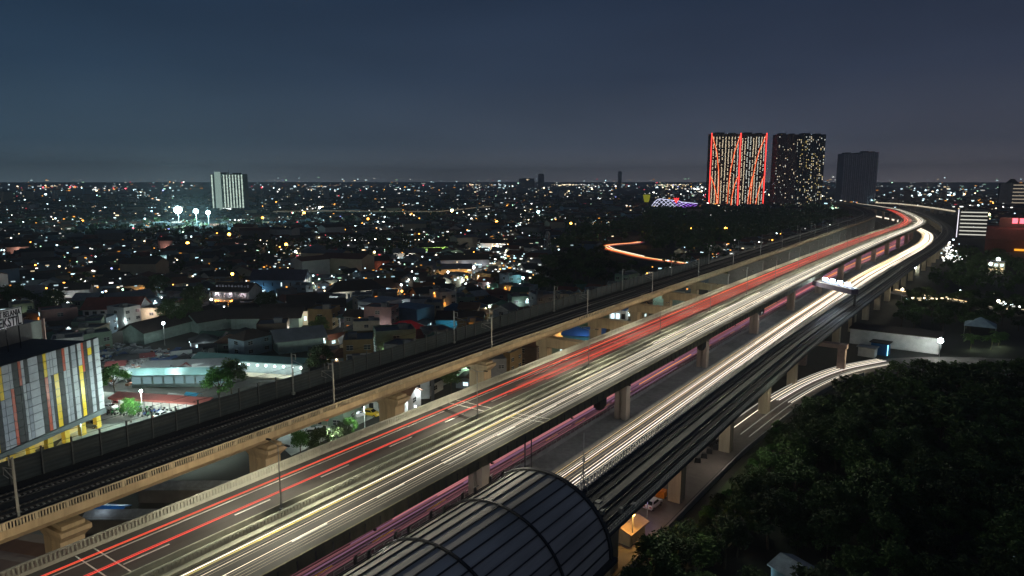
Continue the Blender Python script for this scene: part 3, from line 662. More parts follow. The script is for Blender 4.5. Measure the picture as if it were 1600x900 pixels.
# ---- generic wall/window building made from parts
def block(name, label, cat, x, y, rz, w, d, h, wallm, roofm, group=None, roof='flat', rh=2.5, winrows=(), lit=(), ov=.5):
    root = empty(name, (x, y, 0), rz); tag(root, label, cat, group)
    k = MB()
    if roof == 'gable': k.sweep([[Vector((xx, -d/2, 0)), Vector((xx, d/2, 0)), Vector((xx, d/2, h)), Vector((xx, 0, h+rh-.2)), Vector((xx, -d/2, h))] for xx in (-w/2, w/2)])
    else: k.box((0, 0, h/2), (w, d, h))
    k.build('wall', wallm, root)
    if roof == 'gable': gable(w, d, h, rh, ov).build('roof', roofm, root)
    elif roof == 'hip': gable(w, d, h+.01, rh, ov, 1).build('roof', roofm, root)
    else:
        k = MB(); k.box((0, 0, h+.15), (w+ov*2, d+ov*2, .3)); k.build('roof', roofm, root)
    for (z, n, ww, hh, mlist, side) in winrows:
        L = w if side in 'fb' else d
        for i in range(n):
            u = (i+.5)/n*L-L/2; m_ = mlist[i % len(mlist)]
            k = MB(); k.box((0, 0, 0), (ww, .14, hh)); o = k.build('window', m_, root)
            if side == 'f': o.location = (u, -d/2-.03, z)
            elif side == 'b': o.location = (u, d/2+.03, z)
            elif side == 'r': o.location = (w/2+.03, u, z); o.rotation_euler = (0, 0, math.pi/2)
            else: o.location = (-w/2-.03, u, z); o.rotation_euler = (0, 0, math.pi/2)
    USED.append((x, y, max(w, d)*.5)); return root
P = lambda n, c, **k: mat(n, c, .85, .3, .6, **k)
WHITE = P('white_plaster', (.6, .6, .58)); GREYP = P('grey_plaster', (.24, .25, .26)); BLUEP = P('blue_grey_plaster', (.12, .18, .24)); CREAM = P('cream_plaster', (.5, .46, .34))
RRED = mat('red_roof_tiles', (.22, .05, .035), .85, .35, .6, wave=('X', 1.2, .3)); RDARK = mat('dark_roof_tiles', (.045, .032, .028), .85, .35, .6, wave=('X', 1.2, .3)); RGREY = mat('grey_roof_sheet', (.15, .16, .17), .6, .3, .4, wave=('X', 1.6, .3))
RTEAL = mat('teal_roof_sheet', (.06, .12, .12), .6, .3, .4); RBLUE = mat('blue_roof_sheet', (.03, .10, .30), .5, .2, .6)
GC, GW, GO = LITC['cool white lit'], LITC['warm lit'], LITC['orange lit']; GG = LITC['greenish lit']
def face_to_cam(x, y, k=0.): return math.atan2(-x, y) + k      # local -Y looks at the camera
def lamp_light(x, y, z, e, col, r=.5):
    return bulb(None, (x, y, z), e, col, r)

# hero buildings, each placed where its foot stands on the ground
# 1 orange lit school block
a = at(333, 490); b = at(391, 492); c = (a+b)/2; rz = math.atan2((b-a).y, (b-a).x); w_ = (b-a).length
nv = Vector((-math.sin(rz), math.cos(rz), 0)); c2 = c+nv*5
s1 = block('school_building', 'three storey building with orange lit galleries and a sloping dark roof', 'building', c2.x, c2.y, rz, w_, 10, 10.5, GREYP, RDARK, roof='gable', rh=2.8)
for f in range(3):
    k = MB(); k.box((0, -5.7, 3.3*f+3.2), (w_, 1.4, .25)); k.box((0, -6.35, 3.3*f+3.7 if f < 2 else 3.3*f+3.3), (w_, .1, .9 if f < 2 else .2)); k.build('gallery', P('gallery_plaster', (.45, .36, .30)), s1)
    for i in range(9):
        k = MB(); k.box((-w_/2+w_*i/8, -6.2, 3.3*f+1.7), (.3, .3, 3.0)); k.build('column', WHITE, s1)
    for i in range(3):
        bulb(s1, (-w_/3+w_/3*i, -5.75, 3.3*f+2.6), (900, 1000, 260)[f], ((1, .32, .12), (1, .30, .03), (.95, .75, .8))[f], .15)
k = MB()
for i in range(11): k.box((-w_*.42+i*w_*.084, -3.1, 11.9), (w_*.05, .1, 1.3 if i % 3 else .8))
k.build('roof_lettering', mat('pale_letters', (.35, .36, .42), .7), s1)
# 2 villa
a = at(559, 508); b = at(593, 512); rz = math.atan2((b-a).y, (b-a).x)-.1; nv = Vector((-math.sin(rz), math.cos(rz), 0)); c = (a+b)/2+nv*7
v1 = block('villa', 'white flat roofed two storey villa with lit arched porch and tall windows', 'house', c.x, c.y, rz, 11, 14, 9.6, WHITE, GREYP, winrows=[(6.0, 5, .9, 2.6, [WD, GC, WD, WD, GC], 'f'), (6.2, 2, 1, 1.6, [WD, GC], 'r')], ov=.2)
k = MB(); k.box((0, -7.6, 8.2), (7, 1.2, .25)); k.build('window_canopy', GREYP, v1)
k = MB(); k.box((13, 4, 4.0), (14.6, 11, 8.0)); k.build('rear_wing', BLUEP, v1)
k = MB(); k.box((-5.5, -11, 4.0), (13, 7.5, .3)); k.build('porch_roof', RTEAL, v1)
k = MB()
for i in range(5): k.box((-11.3+i*2.9, -14.3, 2), (.4, .4, 3.9))
k.build('porch_columns', WHITE, v1)
for dx, dy, dz, e in ((-5, -12.5, 3.2, 600), (1, -12, 3.2, 400), (-1.5, -8.3, 6.4, 110), (1.2, -8.3, 6.4, 130), (3, -10.5, 6, 420), (-3, -12, 7, 300)): bulb(v1, (dx, dy, dz), e, (.75, .9, 1), .15)
# 3 grey gabled hall
a = at(402, 466); c = at(431, 463); rz = face_to_cam(c.x, c.y, -.35)
g1 = block('gabled_hall', 'grey three storey hall with a mauve roof and pale timbered gable end', 'building', c.x-2, c.y+5, rz, 27, 12, 8.5, BLUEP, P('mauve_roof', (.07, .06, .085)), roof='gable', rh=4.5, winrows=[(6.2, 6, .5, 1.8, [GC, WD, WD, GC, WD, WD], 'f'), (2.6, 6, 1.6, 1.5, [WD, GC, WD], 'f')])
k = MB()
for i in range(4): k.box((13.6, -4.5+i*3, 4.6+(1.8 if i in (1, 2) else 0)), (.14, .3, 9.2+(3.4 if i in (1, 2) else 0)))
k.box((13.6, 0, 3), (.14, 12, .3)); k.box((13.6, 0, 7), (.14, 12, .3)); k.build('gable_timbers', DARKM, g1)
k = MB(); k.box((13.53, 0, 4.2), (.06, 12, 8.3)); k.build('gable_wall', P('pale_gable', (.42, .40, .38)), g1)
bulb(g1, (-8, -9, 3), 700, (.3, .7, 1), .2); bulb(g1, (19, -5, 9), 900, (.9, .9, 1), .3)
# 4 long white house
c = at(546, 470); rz = face_to_cam(c.x, c.y, .15)
v2 = block('bungalow', 'long pale house with a broad dark hipped roof and a row of tall windows', 'house', c.x, c.y+4, rz, 26, 10, 5.2, CREAM, RDARK, roof='hip', rh=4.5, winrows=[(2.9, 10, 1.1, 2.2, [GC, WD, WD, WD, GC], 'f')], ov=1.2)
bulb(v2, (-7, -8, 3.5), 500, (.9, .95, 1), .2); bulb(v2, (5, -8, 3.5), 300, (.9, .95, 1), .2)
# 5 red roofed school left with white gable end
c = at(160, 508); rz = .02
v3 = block('red_roofed_house', 'wide house with a dark red roof, white walls and dark square windows', 'house', c.x-4, c.y+8, face_to_cam(c.x, c.y, -.42), 21, 12, 6.2, WHITE, RRED, roof='gable', rh=3.8, winrows=[(4.4, 7, 1.5, 1.6, [WD], 'f')], ov=.8)
bulb(v3, (9, -9, 5), 400, (.9, .95, 1), .3); bulb(v3, (17, -4, 6), 500, (.9, .95, 1), .3)
# 6 long market halls
for (px, py, L, col, lab, kk) in ((262, 522, 38, RDARK, 'long market hall with a dark red roof and a green lit wall below it', .78), (340, 512, 26, RDARK, 'low hall with a dark roof beside the round dark trees', .5), (410, 512, 26, RDARK, 'broad black roofed hall in front of the gabled hall', -.3), (455, 548, 15, RGREY, 'low grey roofed shed beside the string of white lamps', .2)):
    c = at(px, py); rz = face_to_cam(c.x, c.y, kk)
    q = block('market_hall', lab, 'hall', c.x, c.y+3, rz, L, 9.5, 4.6, P('green_grey_wall', (.25, .34, .30)), col, roof='gable', rh=3.0, ov=1.3)
c = at(235, 530); bulb(None, (c.x, c.y-5, 4), 1800, (.7, 1, .85), .3, 'market_light'); c = at(255, 518); bulb(None, (c.x, c.y-6, 6), 1800, (.8, 1, .92), .3, 'market_light')
# 9 green lit block, other single lit buildings farther out
for (px, py, w_, h_, nm_, lab, m_, lt, e, nw) in (
    (676, 402, 22, 8, 'green_lit_block', 'two storey block with a glowing yellow green front and a row of small windows', P('green_plaster', (.30, .42, .18)), (.75, 1, .4), 900, 7),
    (638, 410, 22, 7, 'porch_house', 'white fronted house with two bright porch lamps and a red roof', WHITE, (1, .95, .85), 500, 4),
    (725, 428, 30, 9, 'warehouse', 'grey warehouse with a pale lit end wall left of the glowing street', GREYP, (.95, .95, 1), 500, 0),
    (706, 436, 22, 6, 'row_house', 'pale row of rooms lit by an orange lamp at its end', CREAM, (1, .5, .15), 500, 5),
    (522, 423, 16, 5, 'corner_house', 'small cream house with one bright white window strip', CREAM, (.9, 1, .95), 350, 2),
    (570, 430, 20, 8, 'green_grey_house', 'green grey house with a single bright square window', P('green_grey', (.15, .2, .18)), (.85, .95, 1), 160, 1),
    (590, 430, 12, 9, 'brown_house', 'narrow rust coloured wall beside the green grey house', P('rust_plaster', (.28, .08, .05)), (1, .7, .5), 160, 0),
    (60, 492, 14, 7.5, 'balcony_house', 'two storey white house with a yellow lit lower floor and a pitched dark roof', WHITE, (1, .9, .55), 350, 4),
    (112, 476, 12, 7, 'gable_house', 'pale gable ended house with a steep dark roof left of the red roofed house', WHITE, (.95, .9, .9), 120, 0),
    (20, 475, 20, 5, 'bright_eaves_house', 'low house under a grey roof with blazing white lamps along its eaves', WHITE, (.9, .95, 1), 900, 6),
    (22, 402, 14, 8, 'pink_house', 'small pink fronted house standing alone in the dark at the left edge', P('pinkish', (.5, .3, .26)), (1, .75, .6), 500, 0),
    (194, 488, 18, 6, 'arcade', 'white arcade glowing blue green with bright arches', WHITE, (.5, .95, 1), 600, 6),
    (213, 464, 14, 6, 'tan_house', 'tan gabled house with an orange lamp at its right corner', CREAM, (1, .5, .15), 260, 0),
    (262, 412, 14, 6, 'glass_kiosk', 'small kiosk with a glowing cyan front', WHITE, (.5, .95, 1), 700, 4),
    (256, 400, 9, 12, 'steep_roof_chapel', 'steep pink gable standing above the glowing kiosk', P('pinkish', (.5, .3, .26)), (1, .7, .6), 260, 0),
    (365, 390, 18, 6, 'colonnade_house', 'pale pink house front with a row of thin columns', P('pinkish', (.5, .3, .26)), (1, .85, .8), 260, 5),
    (500, 402, 9, 6, 'red_shop', 'small shop with a glowing crimson front', P('crimson', (.6, .05, .07)), (1, .3, .35), 300, 0),
    (447, 510, 20, 6, 'villa_row', 'cream lit two storey houses between the black hall and the villa', CREAM, (1, .95, .8), 500, 8),
    (478, 500, 16, 7.5, 'grey_gable_house', 'grey house with a plain triangular gable behind the lit shops', GREYP, (.9, .9, 1), 120, 0),
    (520, 505, 8, 7, 'mauve_house', 'small mauve wall left of the white villa', P('mauve', (.2, .17, .2)), (1, .9, .9), 90, 0),
    (716, 515, 18, 4, 'teal_roof_shed', 'long shed with a teal lit awning near the orange mast lamp', P('teal_wall', (.05, .2, .25)), (.3, .8, 1), 300, 0),
    (775, 395, 26, 8, 'bright_shophouse', 'row of brightly lit white shophouses beside the glowing street', WHITE, (.95, 1, .95), 900, 9),
    (820, 425, 20, 5, 'long_white_roof_house', 'low house with a white lit verandah right of the glowing street', WHITE, (.9, 1, 1), 500, 6),
    (825, 390, 26, 6, 'verandah_house', 'long red roofed house with a pale lit verandah', CREAM, (1, .95, .9), 400, 5),
):
    c = at(px, py); rz = face_to_cam(c.x, c.y, random.uniform(-.2, .35)); d_h = 9
    q = block(nm_, lab, 'house', c.x+math.sin(rz)*-4, c.y+4, rz, w_, d_h, h_, m_, RDARK if random.random() < .6 else RGREY, roof='hip' if w_ < 16 and nw else 'gable', rh=2.6, winrows=[(h_*.45, nw, w_/nw*.42, 1.6, [LITC['cool white lit'] if lt[2] > .5 else GW, WD] if nw > 2 else [GC], 'f')] if nw else (), ov=.6)
    bulb(q, (0, -d_h/2-3.2, h_*.6), e*1.4, lt, .25)
    if w_ > 17: bulb(q, (w_*.35, -d_h/2-3.2, h_*.6), e*1.0, lt, .25); bulb(q, (-w_*.35, -d_h/2-3.2, h_*.5), e*.7, lt, .25)
# red tent
c = at(634, 528); tn = empty('tent', (c.x, c.y, 0), face_to_cam(c.x, c.y, .3)); tag(tn, 'red pyramid tent roof glowing beside the railway noise wall', 'tent')
k = MB(); k.face([(-8, -4, 3.4), (8, -4, 3.4), (2, 0, 6.6), (-2, 0, 6.6)]); k.face([(8, 4, 3.4), (-8, 4, 3.4), (-2, 0, 6.6), (2, 0, 6.6)]); k.face([(8, -4, 3.4), (8, 4, 3.4), (2, 0, 6.6)]); k.face([(-8, 4, 3.4), (-8, -4, 3.4), (-2, 0, 6.6)]); k.box((0, -4.02, 3.05), (16, .06, .7)); k.build('canopy', P('red_canvas', (.55, .035, .05)), tn)
k = MB()
for x in (-7.6, -2.5, 2.5, 7.6): k.box((x, -3.8, 1.6), (.12, .12, 3.2)); k.box((x, 3.8, 1.6), (.12, .12, 3.2))
k.build('posts', STEEL, tn); bulb(tn, (-3, -6.5, 4.6), 220, (1, .8, .6), .3); bulb(tn, (3, 0, 2.4), 80, (1, .8, .6), .3); USED.append((c.x, c.y, 9))

# glowing shop street
SP = [tuple(at(x, y).xy) for x, y in ((728, 458), (742, 440), (762, 428), (780, 412), (792, 395), (794, 380), (786, 366), (783, 352), (790, 345))]
mb = MB(); mb.sweep(ribbon(SP, (-3.5, 3.5), .02)); struct(mb.build('street', P('street_asphalt', (.15, .14, .13))), 'narrow shop street winding through the town')
for i, (o, c) in enumerate(((-1.2, 3), (1.0, 0))): trail_pts(SP[3:7] if i == 0 else SP[1:5], o, .8, .5, WHT[c], f'{"golden" if i == 0 else "cream"} headlight streak on the winding shop street', 'headlight trails on the shop street')
for p in SP: USED.append((p[0], p[1], 5))
# ramp with trails at the wood edge
RP = [tuple(at(x, y, 7).xy) for x, y in ((1075, 413), (1030, 407), (1000, 402), (975, 396), (955, 391), (945, 386), (962, 383), (988, 381), (1000, 379))]
mb = MB(); mb.sweep(ribbon(RP, (-5, 5), 7.0, .8)); struct(mb.build('ramp_road', ASPHL), 'curved slip road rising out of the dark middle wood')
for i, (o, w, m_, a, b) in enumerate(((-2.6, .5, RED[2], 0, 9), (-1.2, .45, PNK[2], 1, 9), (.4, .7, WHT[3], 0, 9), (1.9, .45, RED[0], 4, 9), (3.0, .5, WHT[0], 2, 6), (3.8, .3, PNK[1], 5, 9))):
    trail_pts(RP[a:b], o, 7.8, w, m_, f'streak of traffic light on the curved slip road, {ORD[i]} from its outer edge', 'light trails on the slip road')
for p in RP: USED.append((p[0], p[1], 7))
for i, (px, py) in enumerate(((934, 392), (953, 381), (985, 372))):
    c = at(px, py); q = empty('flood_mast', (c.x, c.y, 0)); tag(q, f'tall green lit pole beside the curved slip road, {ORD[i]} from the left', 'mast', 'poles beside the slip road')
    k = MB(); k.tube([(0, 0, 0), (0, 0, 13)], .25, 5); k.build('pole', P('green_pole', (.12, .2, .12)), q)
c = at(1000, 385); bulb(None, (c.x, c.y, 9), 1500, (1, .4, .1), .4, 'slip_road_light'); c = at(948, 392); bulb(None, (c.x, c.y, 8), 1500, (1, .6, .1), .4, 'slip_road_light')
# ---- textile hall on the left edge
tA = Vector((-166, 72, 0)); tdir = Vector((12, -25, 0)).normalized(); tn_ = Vector((-tdir.y, tdir.x, 0))   # outward normal (+x,+y)
if tn_.x < 0: tn_ = -tn_
TX = empty('textile_hall', tA, math.atan2(tdir.y, tdir.x)); tag(TX, 'textile market hall with a facade of grey, black, red and yellow panels', 'building')
TL = 62; Z0t, Z1t = 4.0, 21.4       # local x runs along the facade, local +y is away from / towards the street
sgn = 1 if (Matrix.Rotation(-math.atan2(tdir.y, tdir.x), 2) @ tn_.xy).y > 0 else -1
k = MB(); k.box((TL/2, -sgn*22, 12.2), (TL-.1, 43.4, 16.6)); k.build('wall', P('hall_dark', (.07, .072, .08)), TX)
k = MB(); k.box((TL/2, -sgn*.3, Z0t-.1), (TL+.4, 1.2, 1.1)); k.build('fascia', P('fascia_grey', (.10, .115, .12)), TX)
k = MB(); k.box((TL/2, -sgn*4.5, 2), (TL, .2, 4)); k.build('ground_floor_wall', P('yellow_plaster', (.5, .42, .2)), TX)
k = MB()
for i in range(14): k.box((1.2+i*4.6, -sgn*1.2, 1.75), (1.3, 1.0, 3.5))
k.build('pillars', P('yellow_pillar', (.60, .42, .06)), TX)
PN = {'W': mat('panel_grey_white', (.38, .38, .41), .6, .3, .5, spec=.2), 'V': mat('panel_mid_grey', (.26, .265, .30), .6, .3, .5, spec=.2), 'D': mat('panel_charcoal', (.04, .038, .042), .6, .2, .5, spec=.2), 'R': mat('panel_red', (.42, .075, .04), .4, .15, .5), 'Y': mat('panel_yellow', (.72, .47, .015), .4, .15, .5)}
cols = [('W', 'W', 1.7), ('D', 'D', .9), ('WYW', 'V', 1.3), ('D', 'D', 1.2), ('R', 'D', .7), ('W', 'Y', 1.2), ('D', 'D', .5), ('V', 'W', 1.5), ('D', 'D', .6), ('W', 'V', 1.2), ('R', 'W', .8), ('D', 'D', 1.5), ('W', 'Y', 1.3), ('W', 'D', .8), ('W', 'V', .9), ('Y', 'R', .9), ('D', 'D', 1.4), ('W', 'W', 2.6), ('D', 'V', 1.0), ('W', 'W', .8), ('R', 'D', .7), ('D', 'D', 1.5), ('W', 'R', .8), ('W', 'V', 1.7), ('Y', 'V', 1.0), ('D', 'D', 1.3), ('W', 'Y', 1.3), ('W', 'W', 1.3), ('D', 'D', .8), ('W', 'R', .8), ('Y', 'V', 1.1)]
acc = {kk: MB() for kk in PN}; x = 0; ci = 0; NR = 10; hh = (Z1t-Z0t-.6)/NR
while x < TL-1:
    up, lo, w_ = cols[ci % len(cols)]; w_ *= .92; ci += 1
    for r_i in range(NR):
        top = r_i >= NR-3; ch_ = (up[(NR-1-r_i) % len(up)]) if top else lo[0]
        if ci % 5 == 0 and r_i == NR-4: ch_ = up[0]
        if ch_ in 'WVY' or True:
            acc[ch_].box((x+w_/2, sgn*.12, Z0t+.6+(r_i+.5)*hh), (w_-.08, .12, hh-.11))
    x += w_
for kk, m_ in acc.items(): q = m_.build({'W': 'grey_white_panels', 'V': 'mid_grey_panels', 'D': 'charcoal_panels', 'R': 'red_panels', 'Y': 'yellow_panels'}[kk], PN[kk], TX)
k = MB(); k.box((TL/2, -sgn*.35, Z1t-.2), (TL, .5, .5)); k.build('parapet', P('hall_dark', (.1, .1, .1)), TX)
# upper block of the hall and roof sign
def on_plane(px, py, setback):
    o_ = Vector((0, 0, CAMH)); d = ray(px, py); q = tA-tn_*setback; t = (q-o_).dot(tn_)/d.dot(tn_); return o_+d*t
u1 = on_plane(64, 500, 17); u0 = on_plane(0, 525, 17)
M_ = TX.matrix_world if False else Matrix.Translation(tA) @ Matrix.Rotation(math.atan2(tdir.y, tdir.x), 4, 'Z'); Mi = M_.inverted()
lu1 = Mi @ u1
k = MB(); k.box((lu1.x+30, -sgn*(17+9), (20+lu1.z)/2), (60, 18, lu1.z-20)); k.build('upper_storey', P('upper_wall', (.25, .24, .23)), TX)
k = MB(); k.box((lu1.x-.16, -sgn*(17-.3), lu1.z-2.3), (.3, .8, 5.2)); k.build('wall_fin', P('pinkish', (.5, .3, .26)), TX)
sR = on_plane(34, 492, 11); sT = on_plane(33, 478, 11); sB = on_plane(36, 507, 11)
ls = Mi @ sR; zt, zb = (Mi @ sT).z, (Mi @ sB).z; sw = 24.0
SG = empty('rooftop_sign', M_ @ Vector((ls.x+sw/2, -sgn*11, 20.6)), math.atan2(tdir.y, tdir.x)); tag(SG, 'white rooftop sign board with black capital letters on thin posts', 'sign')
k = MB(); k.box((0, 0, (zt+zb)/2-20.6), (sw, .3, zt-zb)); k.build('board', mat('sign_white', (.6, .6, .6), .5, .1), SG)
k = MB()
for i in range(8): k.box((-sw/2+.8+i*3.2, -sgn*.3, (zb-20.6)/2), (.16, .16, zb-20.6))
k.build('posts', DARKM, SG)
k = MB(); H_ = zt-zb
for s in (-1, 1): k.box((0, sgn*.18, (zt+zb)/2-20.6+s*(H_/2-.1)), (sw, .06, .12)); k.box((s*(sw/2-.06), sgn*.18, (zt+zb)/2-20.6), (.12, .06, H_))
k.build('border', mat('sign_black', (.02, .02, .025), .6, 0), SG)
def text(par, body, size, loc, rot, m_, name='lettering', ext=.03, align='LEFT', sx=1.):
    cu = bpy.data.curves.new(name, 'FONT'); cu.body = body; cu.size = size; cu.extrude = ext; cu.align_x = align; cu.resolution_u = 2; cu.offset = size*.018
    tmp = bpy.data.objects.new('tmp_text', cu); COL.objects.link(tmp); dg = bpy.context.evaluated_depsgraph_get(); me = bpy.data.meshes.new_from_object(tmp.evaluated_get(dg)); bpy.data.objects.remove(tmp)
    me.materials.clear(); me.materials.append(m_); o = link(name, me, par); o.location = loc; o.rotation_euler = rot; o.scale = (sx, 1, 1); return o
SBK = mat('sign_black', (.02, .02, .025))
# text reads from far (+x local) to near as seen from the street: right end of the words sits at local -sw/2
rotz = math.pi if sgn > 0 else 0
al = 'RIGHT'
text(SG, 'PUSAT BELANJA', H_*.42, ((-sw/2+.5) if sgn > 0 else (sw/2-.5), sgn*.2, (zt+zb)/2-20.6+H_*.10), (R_(90), 0, rotz), SBK, align=al, sx=.62)
text(SG, 'TEKSTIL', H_*.68, ((-sw/2+.5) if sgn > 0 else (sw/2-.5), sgn*.2, (zt+zb)/2-20.6-H_*.42), (R_(90), 0, rotz), SBK, align=al, sx=.66)
pS = M_ @ Vector((ls.x+4, -sgn*6, 22.5)); l_ = spot('sign_light', None, pS, 700, (.95, .95, 1), 100, .2, aim=(M_ @ Vector((ls.x+5, -sgn*11, zt))-pS))
for i in range(5): bulb(TX, (5+i*10, -sgn*2.6, 3.0), 260, (1, .88, .45), .2)
for i in range(4):  # street side floodlights washing the facade
    p_ = M_ @ Vector((i*13, sgn*17, 5)); spot('facade_light', None, p_, 1500, (.80, .92, 1.0), 130, .3, aim=(M_ @ Vector((i*13, 0, 16))-p_))
USED.append((-180, 60, 45)); USED.append((-205, 70, 30))
for px_, py_, rr_ in ((200, 562, 15), (240, 566, 15), (285, 570, 15), (320, 575, 14), (175, 585, 12), (410, 600, 12), (440, 520, 10), (490, 525, 10), (235, 535, 12)): c = at(px_, py_); USED.append((c.x, c.y, rr_))

# ================================================================ PARKING YARD beside the hall
mb = MB(); mb.prism([tuple(at(x, y).xy) for x, y in ((160, 612), (345, 628), (440, 650), (0, 800))], .0, .03)
struct(mb.build('parking_ground', P('parking_concrete', (.28, .30, .27))), 'pale concrete parking yard between the textile hall and the railway viaduct')
LAMPS = []; WW_ = (1, .86, .6)
def street_lamp(px, py, h, e, col, lab, base=None, size=.35, glowk=9, group=None, cone=None, pole=True):
    p = at(px, py, h); q = empty('street_lamp', (p.x, p.y, 0), face_to_cam(p.x, p.y)); tag(q, lab, 'street lamp', group)
    k = MB(); k.tube([(0, 0, 0), (0, 0, h-.1)], .09 if h < 9 else .14, 5, r1=.06); k.build('pole', STEEL, q)
    m_ = glow('lamp_%d_%d_%d_%d' % (int(col[0]*10), int(col[1]*10), int(col[2]*10), int(glowk)), col, glowk)
    k = MB(); k.ball((0, 0, 0), size); o = k.build('lamp_glass', m_, q); o.location = (0, 0, h)
    o.visible_shadow = True
    bulb(q, (0, -size-.5, h-.3), e, col, .3); USED.append((p.x, p.y, 1)); return q
street_lamp(220, 611, 8.5, 9000, (.75, 1, .88), 'lamp post with a white head standing among parked motorcycles', size=.35, glowk=25)
street_lamp(126, 663, 6, 300, (.75, 1, .88), 'thin pale lamp post in front of the parked grey car', size=.12, glowk=3)
spot('yard_fill', None, at(75, 690, 8), 6000, (.8, 1, .85), 120, .4); spot('yard_fill', None, at(300, 650, 9), 7500, (.8, 1, .9), 120, .4)  # fill lamps without fixtures, added to brighten the parking yard
# shed with red roof
a = at(160, 622, 3.6); b = at(312, 632, 3.6); c = (a+b)/2; rz = math.atan2((b-a).y, (b-a).x); w_ = (b-a).length
sh_ = empty('motorcycle_shed', (c.x, c.y+2.5, 0), rz); tag(sh_, 'long open motorcycle shed with a dull red sheet roof', 'shed')
k = MB(); k.sweep([[Vector((x, -1.7, 3.5)), Vector((x, 1.7, 4.0)), Vector((x, 1.7, 4.15)), Vector((x, -1.7, 3.65))] for x in (-w_/2, w_/2)]); k.box((0, -1.73, 3.45), (w_, .08, .5)); k.build('roof', mat('dull_red_sheet', (.38, .10, .09), .6, .3, .5), sh_)
k = MB()
for i in range(12):
    for yy in (-1.5, 1.5): k.box((-w_/2+.5+i*(w_-1)/11, yy, 1.7), (.14, .14, 3.4))
k.build('posts', STEEL, sh_)
k = MB(); k.box((0, 1.65, 1.7), (w_-.3, .12, 3.3)); k.build('back_wall', WHITE, sh_)
for i in range(4): bulb(sh_, (-w_*.38+i*w_*.25, -1, 3.1), 700, (.9, 1, .92), .2)
USED.append((c.x, c.y, 18)); USED.append((c.x-12, c.y-3, 14)); USED.append((c.x+14, c.y+3, 14))
# long sheds behind
for i, (x0, y0, x1, y1, z, lab, rm_) in enumerate(((205, 606, 355, 604, 4, 'long shed with pale blue translucent wall panels under a dark roof', RTEAL), (310, 578, 470, 588, 4, 'market shed hung with a string of small white lamps', RTEAL), (230, 590, 350, 585, 3.5, 'narrow dark shed roof in front of the blue panel shed', RGREY))):
    a = at(x0, y0); b = at(x1, y1); c = (a+b)/2; rz = math.atan2((b-a).y, (b-a).x); w_ = (b-a).length; nn = Vector((-math.sin(rz), math.cos(rz), 0))
    q = block('market_shed', lab, 'shed', c.x+nn.x*2.4, c.y+nn.y*2.4, rz, w_, 4.2, z, P('shed_wall', (.3, .36, .36)), rm_, roof='gable', rh=1.0, ov=1.4, winrows=[(z*.5, 9, w_/9*.8, z*.5, [glow('panel_glow', (.45, .75, .8), .35)], 'f')] if i == 0 else ())
    if i == 1:
        for j in range(12):
            u = -w_/2+w_*(j+.5)/12; k = MB(); k.ball((0, 0, 0), .26); o = k.build('hanging_lamp', glow('lamp_white', (.8, 1, 1), 14), q); o.location = (u, -4.4, 3.2)
            if j % 2: bulb(q, (u, -4.8, 3.0), 420, (.85, 1, .95), .2)
        k = MB(); k.box((0, -5.2, .25), (w_+4, 4.0, .5)); k.build('terrace', P('terrace_concrete', (.4, .36, .28)), q)
# vehicles -------------------------------------------------------
GL = mat('car_glass', (.015, .018, .02), .12, 0, spec=.7); TY = mat('tyre_rubber', (.015, .015, .015), .85, .2); RIM = mat('wheel_rim', (.35, .35, .36), .35, .1, metal=.7); CARP = mat('car_paint', (0, 0, 0), .3, .04, objcol=True, spec=.6)
HLm = mat('headlamp_glass', (.7, .7, .7), .2, 0); TLm = mat('tail_lamp_glass', (.35, .01, .01), .2, 0)
def car_meshes(hb):
    prof = [(-2.15, .35), (-2.2, .75), (-2.0, 1.0), (-1.75, 1.05), (-1.3, 1.6 if hb else 1.42), (.25, 1.62 if hb else 1.45), (1.0, 1.08), (1.95, .92), (2.15, .7), (2.15, .35)]
    body = MB()
    def inset(x, z): return .86 if z < 1.09 else .86-(z-1.09)*.35
    rings = [[Vector((x, -inset(x, z), z)) for x, z in prof], [Vector((x, inset(x, z), z)) for x, z in prof]]
    body.sweep(rings)
    gl = MB()
    for s in (-1, 1):
        P4 = [(-1.5, 1.12), (-1.22, 1.5 if hb else 1.36), (.2, 1.52 if hb else 1.37), (.8, 1.12)]
        gl.face([(x, s*(inset(x, z)+.012), z) for x, z in P4])
    ws = [(.27, 1.6 if hb else 1.43), (.98, 1.1)]
    gl.face([(ws[0][0]+.03, -.6, ws[0][1]), (ws[0][0]+.03, .6, ws[0][1]), (ws[1][0]+.03, .78, ws[1][1]), (ws[1][0]+.03, -.78, ws[1][1])])
    gl.face([(-1.34, -.6, 1.55 if hb else 1.4), (-1.34, .6, 1.55 if hb else 1.4), (-1.8, .76, 1.08), (-1.8, -.76, 1.08)])
    wh = MB(); wh.tube([(0, -.11, 0), (0, .11, 0)], .33, 14); rm_ = MB(); rm_.tube([(0, -.125, 0), (0, .125, 0)], .2, 10)
    hl = MB(); hl.box((0, 0, 0), (.1, .38, .16))
    return body.data('body', CARP), gl.data('windows', GL), wh.data('wheel', TY), rm_.data('rim', RIM), hl.data('headlight', HLm), MB.data(hl, 'tail_light', TLm)
CM = [car_meshes(0), car_meshes(1)]
for bm_ in CM:
    b_ = bmesh.new(); b_.from_mesh(bm_[0]); bmesh.ops.recalc_face_normals(b_, faces=b_.faces); bmesh.ops.bevel(b_, geom=[e for e in b_.edges], offset=.05, segments=2, affect='EDGES'); b_.to_mesh(bm_[0]); b_.free()
